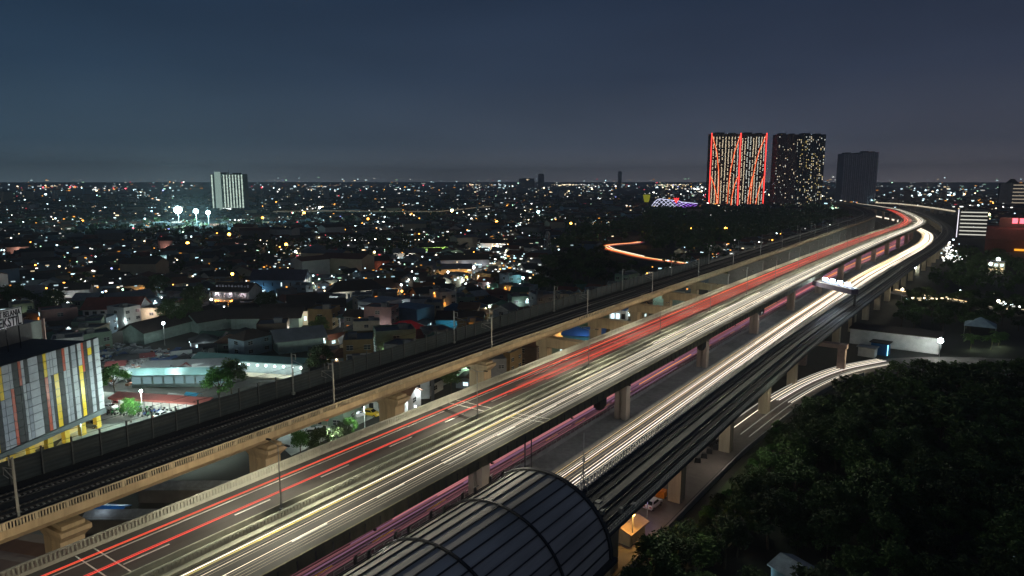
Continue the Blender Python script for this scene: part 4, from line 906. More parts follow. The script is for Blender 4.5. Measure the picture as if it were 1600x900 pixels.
def car(x, y, rz, ty, col, lab, group=None, sc=1.0, name='parked_car', z=0.03):
    root = empty(name, (x, y, z), rz); root.scale = (sc, sc, sc*1.02); tag(root, lab, 'car', group); bd, gl, wh, rm_, hl, tl = CM[ty]
    o = link('body', bd, root); o.color = (*col, 1); link('windows', gl, root)
    for sx in (-1.35, 1.35):
        for sy in (-.8, .8): o = link('wheel', wh, root); o.location = (sx, sy, .33); p = link('rim', rm_, o)
    for sy in (-.62, .62): o = link('headlight', hl, root); o.location = (2.1, sy, .76); o = link('tail_light', tl, root); o.location = (-2.15, sy, .82)
    return root
def carpx(px, py, rz, ty, col, lab, **k): p = at(px, py); return car(p.x, p.y, rz, ty, col, lab, **k)
carpx(142, 668, .5, 1, (.06, .07, .08), 'dark grey hatchback car parked in front of the textile hall')
carpx(254, 652, 1.9, 1, (.75, .78, .8), 'white car parked beside the bright green tree in the yard')
carpx(172, 640, .3, 0, (.8, .8, .82), 'white car parked by the corner of the textile hall')
carpx(300, 640, 1.2, 0, (.1, .12, .15), 'dark sedan parked near the blue stall at the shed end')
carpx(190, 632, 1.1, 1, (.3, .03, .03), 'red hatchback car parked at the left end of the motorcycle shed')
# motorcycles
def moto():
    root = empty('motorcycle')
    k = MB(); k.box((0, 0, .62), (.75, .26, .3), 0, 0, .8); k.box((.5, 0, .75), (.12, .3, .55)); k.box((-.25, 0, .86), (.75, .24, .1)); body = k.build('body', CARP, root)
    k = MB(); k.tube([(.52, 0, .5), (.38, 0, 1.08)], .035, 5); k.tube([(.38, -.32, 1.1), (.38, .32, 1.1)], .022, 5); k.build('handlebar', DARKM, root)
    w = MB(); w.tube([(0, -.05, 0), (0, .05, 0)], .29, 12); wd = w.data('wheel', TY)
    for x in (-.6, .62): o = link('wheel', wd, root); o.location = (x, 0, .29)
    return root
mt0 = moto(); mi = 0
MC = [(('black'), (.02, .02, .02)), ('red', (.4, .02, .02)), ('blue', (.03, .08, .35)), ('white', (.7, .7, .7)), ('silver', (.35, .36, .38)), ('green', (.05, .3, .1))]
a = at(166, 640); b = at(318, 648); d_ = (b-a)
for row in range(3):
    for i in range(22):
        q = mt0 if mi == 0 else copy_tree(mt0); cn, cc = MC[random.randrange(6)]; mi += 1
        pp = a+d_*((i+.5)/22)+Vector((.3, (1.9, -1.0, -3.4)[row], 0))
        if not all((pp.xy-Vector(at(*z_).xy)).length > 3 for z_ in ((254, 652), (172, 640), (190, 632), (300, 640))): pp += Vector((0, 5, 0))
        q.location = (pp.x+random.uniform(-.2, .2), pp.y, .03); q.rotation_euler = (0, R_(4), 1.7+random.uniform(-.2, .2)+row*.3)
        for c_ in q.children: c_.color = (*cc, 1)
        tag(q, f'{cn} motorcycle parked in the {("rear", "middle", "front")[row]} row by the red roofed shed', 'motorcycle', f'{cn} motorcycles in the {("rear", "middle", "front")[row]} row')
# stalls with coloured awnings
def stall(px, py, col, lab, w_=4, rz=0.3):
    p = at(px, py); q = empty('market_stall', (p.x, p.y, 0), rz); tag(q, lab, 'stall')
    k = MB(); k.sweep([[Vector((x, -1.4, 2.2)), Vector((x, 0, 2.9)), Vector((x, 1.4, 2.3)), Vector((x, 1.4, 2.25)), Vector((x, 0, 2.85)), Vector((x, -1.4, 2.15))] for x in (-w_/2, w_/2)]); o = k.build('awning', CLTH, q); o.color = (*col, 1)
    k = MB()
    for x in (-w_/2+.1, w_/2-.1):
        for y in (-1.3, 1.3): k.box((x, y, 1.1), (.07, .07, 2.2))
    k.build('frame', STEEL, q); k = MB(); k.box((0, -.5, .5), (w_*.8, 1, .9)); o = k.build('counter', CLTH, q); o.color = (.4, .35, .25, 1); return q
CLTH = mat('awning_cloth', (0, 0, 0), .8, .15, objcol=True)
stall(302, 630, (.05, .35, .6), 'market stall with a bright blue awning at the right end of the shed'); stall(289, 636, (.7, .6, .05), 'market stall with a yellow awning beside the blue one'); stall(277, 632, (.5, .5, .5), 'market stall with a white awning left of the yellow one', 5); stall(186, 636, (.6, .12, .1), 'small red awning stall at the left end of the shed', 3)

# ================================================================ YARD UNDER THE RAILWAY VIADUCT
mb = MB(); mb.prism([tuple(at(x, y).xy) for x, y in ((455, 712), (600, 645), (720, 590), (700, 560), (540, 600), (430, 690))], 0, .035)
struct(mb.build('yard_ground', P('yard_concrete', (.38, .42, .38))), 'pale concrete yard seen beneath the railway viaduct')
street_lamp(569, 636, 7.5, 1700, (.85, 1, .9), 'slim lamp post in the bright yard under the railway viaduct', size=.16, glowk=6)
spot('yard_fill', None, at(520, 665, 7), 5200, (.95, 1, .85), 130, .4); bulb(None, at(660, 610, 6), 900, (.85, .95, 1), .4, 'yard_fill'); bulb(None, at(590, 655, 6), 3200, (.85, 1, .95), .4, 'yard_fill')  # added fill lamps, no fixtures, brightening the yard under the viaduct
carpx(503, 676, .9, 0, (.5, .52, .55), 'silver sedan parked behind the dark green trees in the yard'); carpx(490, 680, .8, 1, (.6, .6, .6), 'grey hatchback car parked at the left of the yard'); carpx(560, 652, 1.4, 1, (.7, .7, .72), 'white hatchback car near the slim yard lamp post')
carpx(580, 650, .2, 1, (.75, .5, .03), 'yellow van like car beside the white kiosk in the yard', sc=1.05)
stall(526, 660, (.75, .55, .03), 'yellow awning stall in the yard under the viaduct', 3.5); stall(509, 668, (.6, .1, .06), 'red awning stall left of the yellow one in the yard', 3); stall(540, 658, (.65, .6, .6), 'white awning stall right of the yellow one in the yard', 3)
c = at(583, 640); q = block('kiosk', 'white kiosk with a sloping blue grey roof beside the viaduct pier', 'kiosk', c.x, c.y, .6, 7, 4, 3.2, WHITE, RGREY, roof='gable', rh=1.4, winrows=[(1.7, 3, 1.1, 1.4, [WD], 'f')])
c = at(645, 625); q = empty('hoarding', (c.x, c.y, 0), .75); tag(q, 'tall pale blue white hoarding standing behind the second pier', 'hoarding'); k = MB(); k.box((0, 0, 3.4), (9, .25, 6.4)); k.build('panel', P('pale_hoarding', (.5, .58, .6)), q); k = MB(); k.box((5.2, -1, 3.2), (.9, 1.6, 6.4)); k.box((-4.4, .3, 3.2), (.2, .2, 6.4)); k.build('support', DARKM, q); bulb(q, (0, -4, 4), 420, (.85, .95, 1), .3)
# blue and pale sheds glimpsed between the portal frames
c = at(905, 540); q = block('blue_shed', 'shed with a bright blue sheet roof between the portal frames', 'shed', c.x+2, c.y, .4, 14, 9, 5, P('teal_wall', (.05, .2, .25)), RBLUE, roof='gable', rh=2, winrows=[(2.5, 4, 1.8, 1.5, [GW], 'f')]); bulb(q, (0, -7, 7), 500, (.6, .85, 1), .3); bulb(q, (6, -7, 3), 200, (1, .6, .3), .3)
c = at(955, 500); q = block('glass_shop', 'small shop with blue and white lit windows between the portal frames', 'shop', c.x, c.y, .3, 13, 7, 5, WHITE, RBLUE, roof='flat', winrows=[(2.5, 6, 1.5, 2.2, [GC, GC, WD], 'f')]); bulb(q, (0, -6, 6), 300, (.8, .95, 1), .3)
c = at(1030, 478); q = block('pale_shed', 'pale green lit shed with a white sheet roof between the viaducts', 'shed', c.x, c.y, .4, 22, 10, 6, P('green_grey_wall', (.25, .34, .30)), P('pale_sheet', (.4, .46, .42))); bulb(q, (0, -7, 8), 900, (.75, 1, .85), .3)
# blue tarpaulin and corrugated huts below the near piers
c = at(170, 790, 3); q = empty('tarpaulin', (c.x, c.y, 0), .5); tag(q, 'bright blue tarpaulin roof below the railway viaduct', 'tarpaulin'); k = MB(); k.sweep([[Vector((x, -1.6, 2.4)), Vector((x, 0, 3.0+.1*math.sin(x))), Vector((x, 1.6, 2.5)), Vector((x, 1.6, 2.44)), Vector((x, 0, 2.94+.1*math.sin(x))), Vector((x, -1.6, 2.34))] for x in (-3, -1, 1, 3)]); k.build('sheet', mat('tarp_blue', (.02, .16, .5), .5, .15), q); k = MB(); [k.box((x, y, 1.2), (.1, .1, 2.4)) for x in (-2.8, 2.8) for y in (-1.5, 1.5)]; k.build('poles', DARKM, q)
bulb(q, (1, -3, 4.5), 90, (.8, .9, 1), .3)
for i, (px, py, w_, d_h, rz, m_, lab) in enumerate(((40, 850, 13, 8, .35, mat('rusty_corrugated', (.20, .12, .085), .7, .3, .5, wave=('X', 1.1, .5)), 'rusty corrugated roof beside the near railway pier'), (12, 880, 9, 8, .35, P('mauve_sheet', (.17, .13, .12)), 'plain brown roof below the rusty corrugated one'), (215, 800, 16, 3, .62, mat('grey_tarps', (.16, .18, .19), .8, .5, 1), 'row of lean-to huts covered with grey sheets beside the highway'), (300, 755, 18, 3, .62, mat('grey_tarps', (.16, .18, .19)), 'ragged grey sheet fence line between the railway and highway'))):
    c = at(px, py, 3); block('hut', lab, 'hut', c.x, c.y, rz, w_, d_h, 2.8, P('hut_wall', (.12, .11, .1)), m_, roof='gable', rh=.7, ov=.3)
# unseen lamps added under the far highway edge to light the railway piers
wl0 = None
for i in range(20):
    y = 20+31.4*i; q = empty('added_edge_lamp'); p, a = frames(HW, y, -78.8, Z-.9); q.location = p; q.rotation_euler = (0, 0, a); tag(q, f'added unseen lamp under the far edge of the elevated highway, {ORD[i]} from the near end', 'lamp', 'lamps added under the far highway edge')
    k = MB(); k.box((0, 0, 0), (.5, .3, .2)); k.build('housing', DARKM, q)
    spot('edge_fill', q, (-.4, 0, -.05), 4000 if i < 9 else 3000 if i < 15 else 6000, (1, .80, .50) if i < 8 else (.78, 1, .86), 140, .3, aim=(-1, 0, -.16))
for i in range(24):  # unseen lamps added to brighten the median, lower road and pale railing
    y = 30+24*i; q = empty('added_deck_lamp'); p, a = frames(HW, y, -57.6, Z-1.7); q.location = p; q.rotation_euler = (0, 0, a); tag(q, f'added unseen lamp under the near edge of the elevated highway, {ORD[i]} in its row', 'lamp', 'lamps added under the near highway edge')
    k = MB(); k.box((0, 0, 0), (.4, .3, .2)); k.build('housing', DARKM, q); spot('deck_fill', q, (0, 0, -.15), 1900, (.86, .95, .95), 140, .3, aim=(-1, 0, -.95)); spot('deck_fill', q, (.5, 0, .1), 1600, (1, .92, .82), 120, .3, aim=(1, 0, -.45)); spot('deck_fill', q, (-7, 0, -.6), 900, (.95, .75, .85), 150, .3, aim=(-.75, 0, -1))
# right side local street: lamps, cars, kiosks
street_lamp(989, 803, 5.5, 700, (1, .55, .12), 'amber street lamp glowing beside the light rail columns', size=.35, glowk=22)
street_lamp(1012, 782, 4, 60, (.4, .3, 1), 'violet lamp just beyond the amber street lamp', size=.18, glowk=8)
carpx(1020, 792, 1.5, 1, (.75, .75, .78), 'white car parked under the violet lamp'); carpx(1110, 695, 1.4, 1, (.05, .05, .06), 'black car on the local street between the columns')
c = at(983, 840); q = block('guard_hut', 'small hut with a tan sheet roof under the amber lamp', 'hut', c.x, c.y, 1.5, 5, 3, 2.4, CREAM, P('tan_sheet', (.45, .33, .25)), roof='gable', rh=.5)
p = at(1033, 777); q = empty('crate', (p.x, p.y, 0)); tag(q, 'bright orange crate standing alone on the local street', 'crate'); k = MB(); k.box((0, 0, .75), (1.6, 1.4, 1.2)); k.build('box_body', P('orange_plastic', (.8, .25, .02)), q); k = MB(); k.box((0, 0, 1.4), (1.7, 1.5, .1)); k.build('lid', P('orange_lid', (.7, .2, .02)), q)
bulb(None, at(1030, 775, 6), 260, (1, .6, .45), .4, 'street_fill'); bulb(None, at(1130, 690, 6), 500, (1, .85, .7), .4, 'street_fill'); spot('street_fill', None, (-36, 88, 14), 1800, (.95, 1, .7), 100, .4, aim=(.75, 0, -1)); spot('street_fill', None, (-35.5, 122, 14), 1800, (.85, 1, .7), 100, .4, aim=(.75, 0, -1)); bulb(None, (-33, 160, 12), 500, (.85, 1, .7), .4, 'street_fill'); bulb(None, at(1230, 620, 6), 500, (1, .85, .65), .4, 'street_fill')  # added fill lamps without posts, for the street, verge and tree edge
for i, (px, py) in enumerate(((1090, 722), (1100, 715), (1108, 708), (1118, 702), (1132, 690))):
    p = at(px, py); q = empty('bollard', (p.x, p.y, 0)); tag(q, f'dark squat block on the local street edge, {ORD[i]} from the near end', 'bollard', 'dark blocks on the street edge'); k = MB(); k.box((0, 0, .5), (1.3, 1.1, 1.0), .3, 0, .8); k.build('block', DARKM, q)
# right side: white wall warehouse, flood light, tent, hut
c = at(1400, 546); q = block('warehouse', 'long low warehouse with a floodlit white wall and dark flat roof', 'warehouse', c.x-1, c.y+6, -.03, 27, 11, 5.4, WHITE, RDARK); spot('flood', q, (13.8, -9.5, 5.2), 550, (.9, 1, .97), 130, .3, aim=(-1, .6, -.2))
street_lamp(1470, 532, 6.5, 1400, (.88, 1, .96), 'brilliant white street lamp at the right end of the white warehouse', size=.8, glowk=60)
c = at(1375, 553); q = block('blue_booth', 'blue booth with a bright cyan edge light beside the warehouse', 'booth', c.x, c.y, -.1, 5, 4, 4, P('booth_blue', (.03, .14, .35)), RDARK); k = MB(); k.box((2.6, -2.1, 2), (.15, .15, 3.6)); k.build('neon_tube', glow('cyan_tube', (.3, .85, 1), 4), q)
c = at(1355, 556); q = block('white_booth', 'small white booth left of the blue booth', 'booth', c.x, c.y, -.1, 5, 3.5, 3, WHITE, GREYP)
bulb(None, at(1340, 552, 6), 700, (1, .9, .6), .4, 'street_fill')  # another added fill lamp, no post
c = at(1530, 527); q = empty('canopy_tent', (c.x, c.y+4, 0)); tag(q, 'pale pointed canopy tent behind the lit palms', 'tent'); k = MB(); T4 = [(-5, -5, 4), (5, -5, 4), (5, 5, 4), (-5, 5, 4)]; [k.face([T4[i], T4[(i+1) % 4], (0, 0, 7)]) for i in range(4)]; k.build('canopy', P('canvas_blue', (.25, .33, .36)), q); k = MB(); [k.box((x, y, 2), (.15, .15, 4)) for x in (-4.8, 4.8) for y in (-4.8, 4.8)]; k.build('posts', STEEL, q)
for i, (px, py) in enumerate(((1516, 545), (1548, 546), (1560, 540))):
    c = at(px, py); q = empty('palm_tree', (c.x, c.y, 0)); tag(q, ('left hand palm lit green from below, beside the canopy tent', 'middle palm lit green from below, beside the canopy tent', 'right hand palm lit green from below, beside the canopy tent')[i], 'palm tree', 'palms by the canopy tent')
    k = MB(); k.tube([(0, 0, 0), (.2, .1, 2), (.1, 0, 4.2)], .2, 6, r1=.13); k.build('trunk', P('palm_bark', (.25, .2, .13)), q)
    k = MB()
    for j in range(22):
        an = j*2.4; el = random.uniform(.1, 1.1); pr = None; L_ = random.uniform(2.4, 3.2)
        pts = [Vector((.1+math.cos(an)*L_*t*math.cos(el*(1-t)), math.sin(an)*L_*t*math.cos(el*(1-t)), 4.2+L_*math.sin(el)*t-1.9*t*t)) for t in (0, .25, .5, .75, 1)]
        for s_i in range(4):
            d = (pts[s_i+1]-pts[s_i]); sd = Vector((-math.sin(an), math.cos(an), 0))
            for m2 in (0, .5):
                b0 = pts[s_i]+d*m2; 
                for sg in (-1, 1): k.face([b0, b0+d*.5, b0+d*.9+sd*sg*.6*(1-.15*s_i)+Vector((0, 0, -.25)), b0+d*.3+sd*sg*.55+Vector((0, 0, -.2))])
    k.build('crown', mat('palm_leaf', (.09, .16, .035), .6, .3, 2), q, rec=False); bulb(q, (.8, -1.6, 1.2), 130, (.8, 1, .6), .2)
c = at(1250, 892, 3); q = block('forest_hut', 'blue grey patched roof of a hut in the dark wood, light at its left eave', 'hut', c.x, c.y, -.45, 6.0, 4.6, 3.2, BLUEP, mat('patched_sheet', (.24, .28, .34), .6, .6, .7), roof='gable', rh=.9, ov=.4, winrows=[(2.3, 1, .9, .9, [GC], 'f')]); bulb(q, (-3.6, -3, 2.2), 40, (.6, 1, 1), .1); bulb(None, at(1262, 875, 11), 90, (.7, .8, 1), .5, 'hut_light')
RQ = [tuple(at(x, y, 3).xy) for x, y in ((1395, 455), (1425, 461), (1455, 466), (1485, 470), (1515, 476), (1570, 484), (1620, 486))]
mb = MB(); mb.sweep(ribbon(RQ, (-4, 4), 3.0, .5)); struct(mb.build('road', ASPHL), 'lit local road crossing the dark wood on the right')
for i, (o, m_, a, b) in enumerate(((-1.4, WHT[3], 0, 5), (0, WHT[0], 1, 4), (1.3, WHT[2], 3, 7))): trail_pts(RQ[a:b], o, 3.9, .5, m_, f'golden streak of traffic on the road through the right hand wood, {ORD[i]} from near', 'light trails on the wood road')
for px, py, h_, e, col, lab in ((1410, 452, 6, 500, WW_, 'warm lamp at the left end of the road through the right hand wood'), (1560, 470, 6, 500, WW_, 'warm lamp at the right end of the road through the right hand wood'), (1548, 412, 8, 900, (.9, 1, .95), 'tall white lamp beside the lit house front in the right hand wood'), (1430, 418, 5, 300, (.9, 1, .95), 'white lamp close under the light rail curve'), (1515, 335, 9, 900, (1, .72, .3), 'left amber lamp on the roof line above the office block'), (1530, 335, 9, 900, (1, .72, .3), 'middle amber lamp on the roof line above the office block'), (1545, 335, 9, 900, (1, .72, .3), 'right amber lamp on the roof line above the office block')):
    street_lamp(px, py, h_, e, col, lab, size=max(.3, at(px, py, h_).length*.0016), glowk=14)
c = at(1543, 425); q = block('lit_house', 'house with a bright white gridded front in the right hand wood', 'house', c.x+4, c.y, face_to_cam(c.x, c.y, 0), 9, 8, 7, CREAM, RDARK, winrows=[(2.4, 3, 1.6, 2, [GW], 'f'), (5.2, 3, 1.6, 1.6, [GC], 'f')]); bulb(q, (0, -8, 4), 500, (1, .95, .8), .2)
# right edge far buildings
c = at(1517, 372); q = block('office_block', 'six storey office block with bright white floor bands', 'building', c.x, c.y, face_to_cam(c.x, c.y, .1), 24, 16, 27, P('office', (.12, .12, .12)), DARKM)
for i in range(7): k = MB(); k.box((0, -8.1, 4+i*3.7), (22.5, .2, 1.0)); k.build('window_band', glow('band_glow', (1, .98, .85), .75), q)
k = MB(); k.box((-13.2, -8.3, 15), (.6, .4, 28)); k.build('light_pylon', glow('pylon', (.95, .9, 1), 1.6), q)
c = at(1543, 370); q = block('annex', 'low glass annex right of the office block', 'building', c.x+6, c.y, face_to_cam(c.x, c.y, .1), 26, 14, 14, GREYP, RDARK, winrows=[(10, 7, 2.4, 3, [glow('annex_glow', (.7, .85, .8), .5)], 'f')])
c = at(1575, 392); ml = empty('shopping_hall', (c.x+12, c.y, 0), face_to_cam(c.x, c.y)); tag(ml, 'brown shopping hall with sloping roofs, red and green lit signs', 'building')
k = MB(); k.sweep([[Vector((x, -10, 0)), Vector((x, 14, 0)), Vector((x, 14, 20)), Vector((x, -2, 18)), Vector((x, -10, 10))] for x in (-28, 34)]); k.build('roof_mass', P('brown_red_roof', (.16, .06, .045)), ml)
k = MB(); k.box((6, 12, 23), (52, 10, 8)); k.build('upper_hall', P('brown_wall', (.18, .10, .085)), ml)
RG = glow('red_sign', (1, .12, .16), 3.2); GRN = glow('green_sign', (.05, 1, .25), 2.2)
k = MB(); [k.box((-9.5+j*5, 6.8, 24.5), (3.6, .3, 4.2)) for j in range(3)]; k.build('red_sign_blocks', RG, ml)
k = MB(); k.box((10, 6.8, 18.8), (19, .3, 2.6)); k.build('green_sign_band', GRN, ml)
k = MB(); k.box((6, -10.3, 5), (2.5, .4, 9)); k.box((18, -10.3, 5), (2.5, .4, 9)); k.box((12, -10.3, 4.5), (10, .4, 4)); k.box((-4, -10.3, 2), (8, .4, 1.6)); k.build('orange_entrance', glow('orange_entry', (1, .42, .03), 1.3), ml)
bulb(ml, (10, -18, 8), 3000, (1, .45, .1), .6); bulb(ml, (-8, 0, 32), 3500, (1, .5, .4), .6)
c = at(1590, 322); q = block('hotel', 'long pale hotel with lit floor bands at the right horizon', 'building', c.x+25, c.y, face_to_cam(c.x, c.y, 0), 130, 30, 52, P('hotel_wall', (.35, .3, .28)), DARKM)
for i in range(6): k = MB(); k.box((12, -15.2, 8+i*8), (98, .3, 2.2)); k.build('window_band', glow('hotel_band', (1, .82, .6), .4), q)
k = MB(); k.box((-63, -15.4, 26), (3, .4, 50)); k.build('stair_core', DARKM, q); k = MB(); k.box((48, -15, 55), (24, .6, 6)); k.build('roof_sign', glow('hotel_sign', (.7, .9, 1), 2), q); k = MB(); k.tube([(-40, 0, 52), (-40, 0, 57), (-40, 0, 62)], 14, 10, r1=4); k.build('roof_dome', DARKM, q)
# ================================================================ TOWERS
def tower(name, px0, px1, pyb, pyt, depth, wallm, label, cat='tower block'):
    a = at(px0, pyb); b = at(px1, pyb); c = (a+b)/2; w_ = (b-a).length; rz = math.atan2((b-a).y, (b-a).x); h_ = 10
    while proj((c.x, c.y, h_))[1] > pyt: h_ += .5
    nn = Vector((-math.sin(rz), math.cos(rz), 0)); q = empty(name, c+nn*depth/2, rz); tag(q, label, cat); USED.append((c.x, c.y, w_*.6))
    k = MB(); k.box((0, 0, h_/2), (w_, depth, h_)); k.build('wall', wallm, q)
    k = MB(); k.box((-w_*.2, 0, h_+1.5), (w_*.3, depth*.6, 3)); k.box((w_*.25, 0, h_+1), (w_*.2, depth*.6, 2.4)); k.tube([(0, 0, h_), (0, 0, h_+8)], .3, 4); k.build('roof_plant', DARKM, q)
    return q, w_, h_, depth/2
TW = mat('tower_wall_brown', (.16, .10, .07), .8, .2, .05); TR = glow('led_red', (1, .05, .04), 3.2, True); TO = glow('led_orange', (1, .16, .05), 2.0); TWW = glow('tower_window_warm', (1, .82, .55), 1.5); TWC = glow('tower_window_cool', (.9, .95, .85), 1.3); TY_ = glow('tower_window_yellow', (1, .75, .25), 1.1)
LEDR = mat('led_base_wall', (.10, .085, .07))
for ti, (x0, x1) in enumerate(((1107, 1152), (1152, 1192))):
    q, w_, h_, hd = tower('apartment_tower', x0, x1, 323, 209, 26, TW, ('left tower of the red outlined pair, edged with red light strips', 'right tower of the red outlined pair, edged with red light strips')[ti])
    q['group'] = 'pair of red outlined towers'
    ncol = 9
    for c_i in range(ncol):
        k = MB(); xx = -w_/2+w_*(c_i+.75)/(ncol+.5); z = 6
        while z < h_-6:
            if random.random() < .82: k.box((xx+random.uniform(-.5, .5), -hd-.1, z), (1.5, .25, 1.8))
            z += 3.0
        o = k.build('lit_windows', random.choice((TWW, TWW, TWC)), q, rec=False); o['kind'] = 'stuff'
    k = MB(); z = 4
    while z < h_-4: k.box((0, -hd-.05, z), (w_*.98, .3, .35)); z += 3.0
    o = k.build('floor_bands', mat('tower_band', (.2, .16, .12), .8), q)
    for s in (-1, 1):
        k = MB(); k.tube([(s*(w_/2-.3), -hd-.6, 3), (s*(w_/2-.3), -hd-.6, h_+1.5)], 1.0, 5); k.build('led_strip', TR, q)
    def crv(pts): k = MB(); k.tube([(x*w_/2, -hd-.8, z*h_) for x, z in pts], .75, 5); return k.build('led_strip', TO, q)
    crv([(-.95, .97), (-.6, .75), (-.42, .5), (-.36, .25), (-.38, .02)] if ti == 0 else [(.92, .97), (.5, .78), (.25, .6), (.05, .35), (-.02, .02)])
    crv([(.95, .97), (.62, .75), (.4, .5), (.32, .25), (.28, .02)] if ti == 0 else [(.95, .42), (.7, .3), (.5, .15), (.4, .02)])
    crv([(-.95, .42), (-.68, .3), (-.5, .15), (-.45, .02)] if ti == 0 else [(.05, .42), (-.1, .25), (-.2, .1), (-.2, .02)])
    if ti == 0: crv([(.95, .42), (.72, .3), (.6, .15), (.55, .02)])
q, w_, h_, hd = tower('apartment_tower', 1208, 1241, 323, 210, 26, mat('tower_maroon', (.15, .09, .085), .8, .2, .05), 'maroon grey apartment tower with sparse white windows, left half of the middle pair')
def scatter(q, w_, h_, hd, nc, p, mats_, dz=3.1, z0=5, name='lit_windows'):
    accs = [MB() for _ in mats_]
    for c_i in range(nc):
        xx = -w_/2+w_*(c_i+.5)/nc; z = z0
        while z < h_-5:
            if random.random() < p: accs[random.randrange(len(mats_))].box((xx, -hd-.12, z), (min(1.5, w_/nc*.5), .25, 1.7))
            z += dz
    for kk, m_ in zip(accs, mats_):
        if kk.v: o = kk.build(name, m_, q, rec=False); o['kind'] = 'stuff'
scatter(q, w_, h_, hd, 12, .075, [TWW, TWC]); k = MB()
for i in range(9): k.box((-w_/2+w_*(i+.5)/9, -hd-.4, h_/2), (.7, .8, h_-3))
k.build('facade_fins', mat('tower_fin', (.28, .17, .16), .8), q); k = MB(); z = 4
while z < h_-4: k.box((0, -hd-.15, z), (w_, .3, .5)); z += 3.1
k.build('floor_bands', mat('tower_fin', (.28, .17, .16)), q)
q, w_, h_, hd = tower('apartment_tower', 1241.5, 1283, 323, 210, 28, mat('tower_slate', (.07, .08, .08), .8, .2, .05), 'dark slate apartment tower speckled with bright windows, right half of the middle pair')
scatter(q, w_, h_, hd, 16, .22, [TWC, TWW, TY_]); k = MB()
for i in range(7): k.box((-w_/2+w_*(i+.5)/7, -hd-.5, h_/2), (1.1, 1.0, h_-3))
k.build('facade_fins', mat('tower_fin_slate', (.11, .125, .125), .8), q)
for ti, (x0, x1, yt) in enumerate(((1313, 1341, 240), (1341.5, 1367, 238))):
    q, w_, h_, hd = tower('unlit_tower', x0, x1, 317, yt, 34, mat('tower_dark_mauve', (.30, .28, .30), .85, .2, .05), ('left half of the unlit grey pair of unfinished towers', 'right half of the unlit grey pair of unfinished towers')[ti])
    k = MB()
    for i in range(9): k.box((-w_/2+w_*(i+.5)/9, -hd-.7, h_/2-1), (1.6 if i % 2 else 3, 1.4, h_))
    k.build('facade_fins', mat('tower_fin_mauve', (.60, .55, .58), .85), q)
q, w_, h_, hd = tower('apartment_tower', 332, 383, 330, 272, 22, mat('tower_pale', (.22, .27, .25), .8, .15, .1), 'pale green lit apartment block standing alone on the left horizon')
k = MB(); k.box((-w_*.27, -hd-1.5, h_/2+2), (w_*.17, 3, h_+4)); k.build('stair_tower', glow('stair_glow', (.45, .62, .55), .55), q)
for i in range(11):
    xx = -w_/2+w_*(i+.5)/11
    if abs(xx+w_*.27) < w_*.1: continue
    k = MB(); z = 6
    while z < h_-2: k.box((xx, -hd-.15, z), (random.uniform(1.6, 2.6), .3, 2.5)); z += 2.8
    o = k.build('lit_windows', glow('pale_window', (.80, 1.0, .85), .85), q, rec=False); o['kind'] = 'stuff'
k = MB(); k.box((w_*.1, -hd-3, 4), (w_*.5, .4, 4)); k.build('entrance_lights', glow('entrance', (.9, 1, .95), 3), q)
for i, (x0, x1, yb, yt, lab) in enumerate(((811, 835, 294, 279, 'broad dark office block on the middle horizon'), (841, 850, 294, 272, 'narrow dark tower right of the broad office block on the horizon'), (966, 971, 292, 268, 'thin dark tower on the horizon left of the lattice facade'))):
    q, w_, h_, hd = tower('distant_block', x0, x1, yb, yt, 40, mat('far_block', (.06, .065, .075), .85, .1, .05), lab); scatter(q, w_, h_, hd, 6, .05, [TWC], 8)
# lattice facade by the towers
a = at(1016, 325); b = at(1092, 325); c = (a+b)/2; rz = math.atan2((b-a).y, (b-a).x); w_ = (b-a).length
lf = empty('lattice_facade', c, rz); tag(lf, 'low hall facade of glowing white and violet criss-cross light tubes with a red centre', 'building'); USED.append((c.x, c.y, 70))
k = MB(); k.box((0, 10, 7), (w_, 18, 14)); k.build('wall', DARKM, lf)
LWt = glow('lattice_white', (.72, .74, 1), 1.8); LVt = glow('lattice_violet', (.42, .14, .95), 1.8)
def htop(u): return 22*math.sin(min(1, u*5)*math.pi/2)*(1-.55*u) if u < .62 else 13*(1-(u-.62)*.8)
for s in (-1, 1):
    for i in range(11):
        u0 = i/11; pts = []
        for t in range(7):
            u = u0+s*t*.035
            if 0 <= u <= .97: pts.append(((u-.5)*w_, -.5, max(.5, htop(u)*t/6)))
        if len(pts) > 2: k = MB(); k.tube(pts, .34, 4); k.build('light_tube', LWt if u0 < .62 else LVt, lf)
k = MB(); k.tube([((u/20*.97-.5)*w_, -.6, htop(u/20*.97)) for u in range(21)], .5, 4); k.build('light_tube', LWt, lf)
k = MB(); k.face([(-3, -1.4, 22), (3, -1.4, 10), (9, -1.4, 22), (5, -1.4, 20), (3, -1.4, 22), (1, -1.4, 20)]); k.box((3, -1.3, 17), (7, .3, 5)); k.build('red_emblem', glow('red_emblem', (1, .03, .03), 3), lf)
bulb(lf, (0, -25, 10), 9000, (.7, .75, 1), 1)
a = at(1010, 322); q = empty('sculpture', (a.x, a.y, 0), rz); tag(q, 'olive green lit tulip shaped sculpture left of the lattice facade', 'sculpture'); k = MB(); k.tube([(0, 0, 0), (0, 0, 8), (0, 0, 14), (0, 0, 26)], 2.2, 8, r1=8.5); k.build('bowl', glow('olive_light', (.42, .42, .03), .5), q)
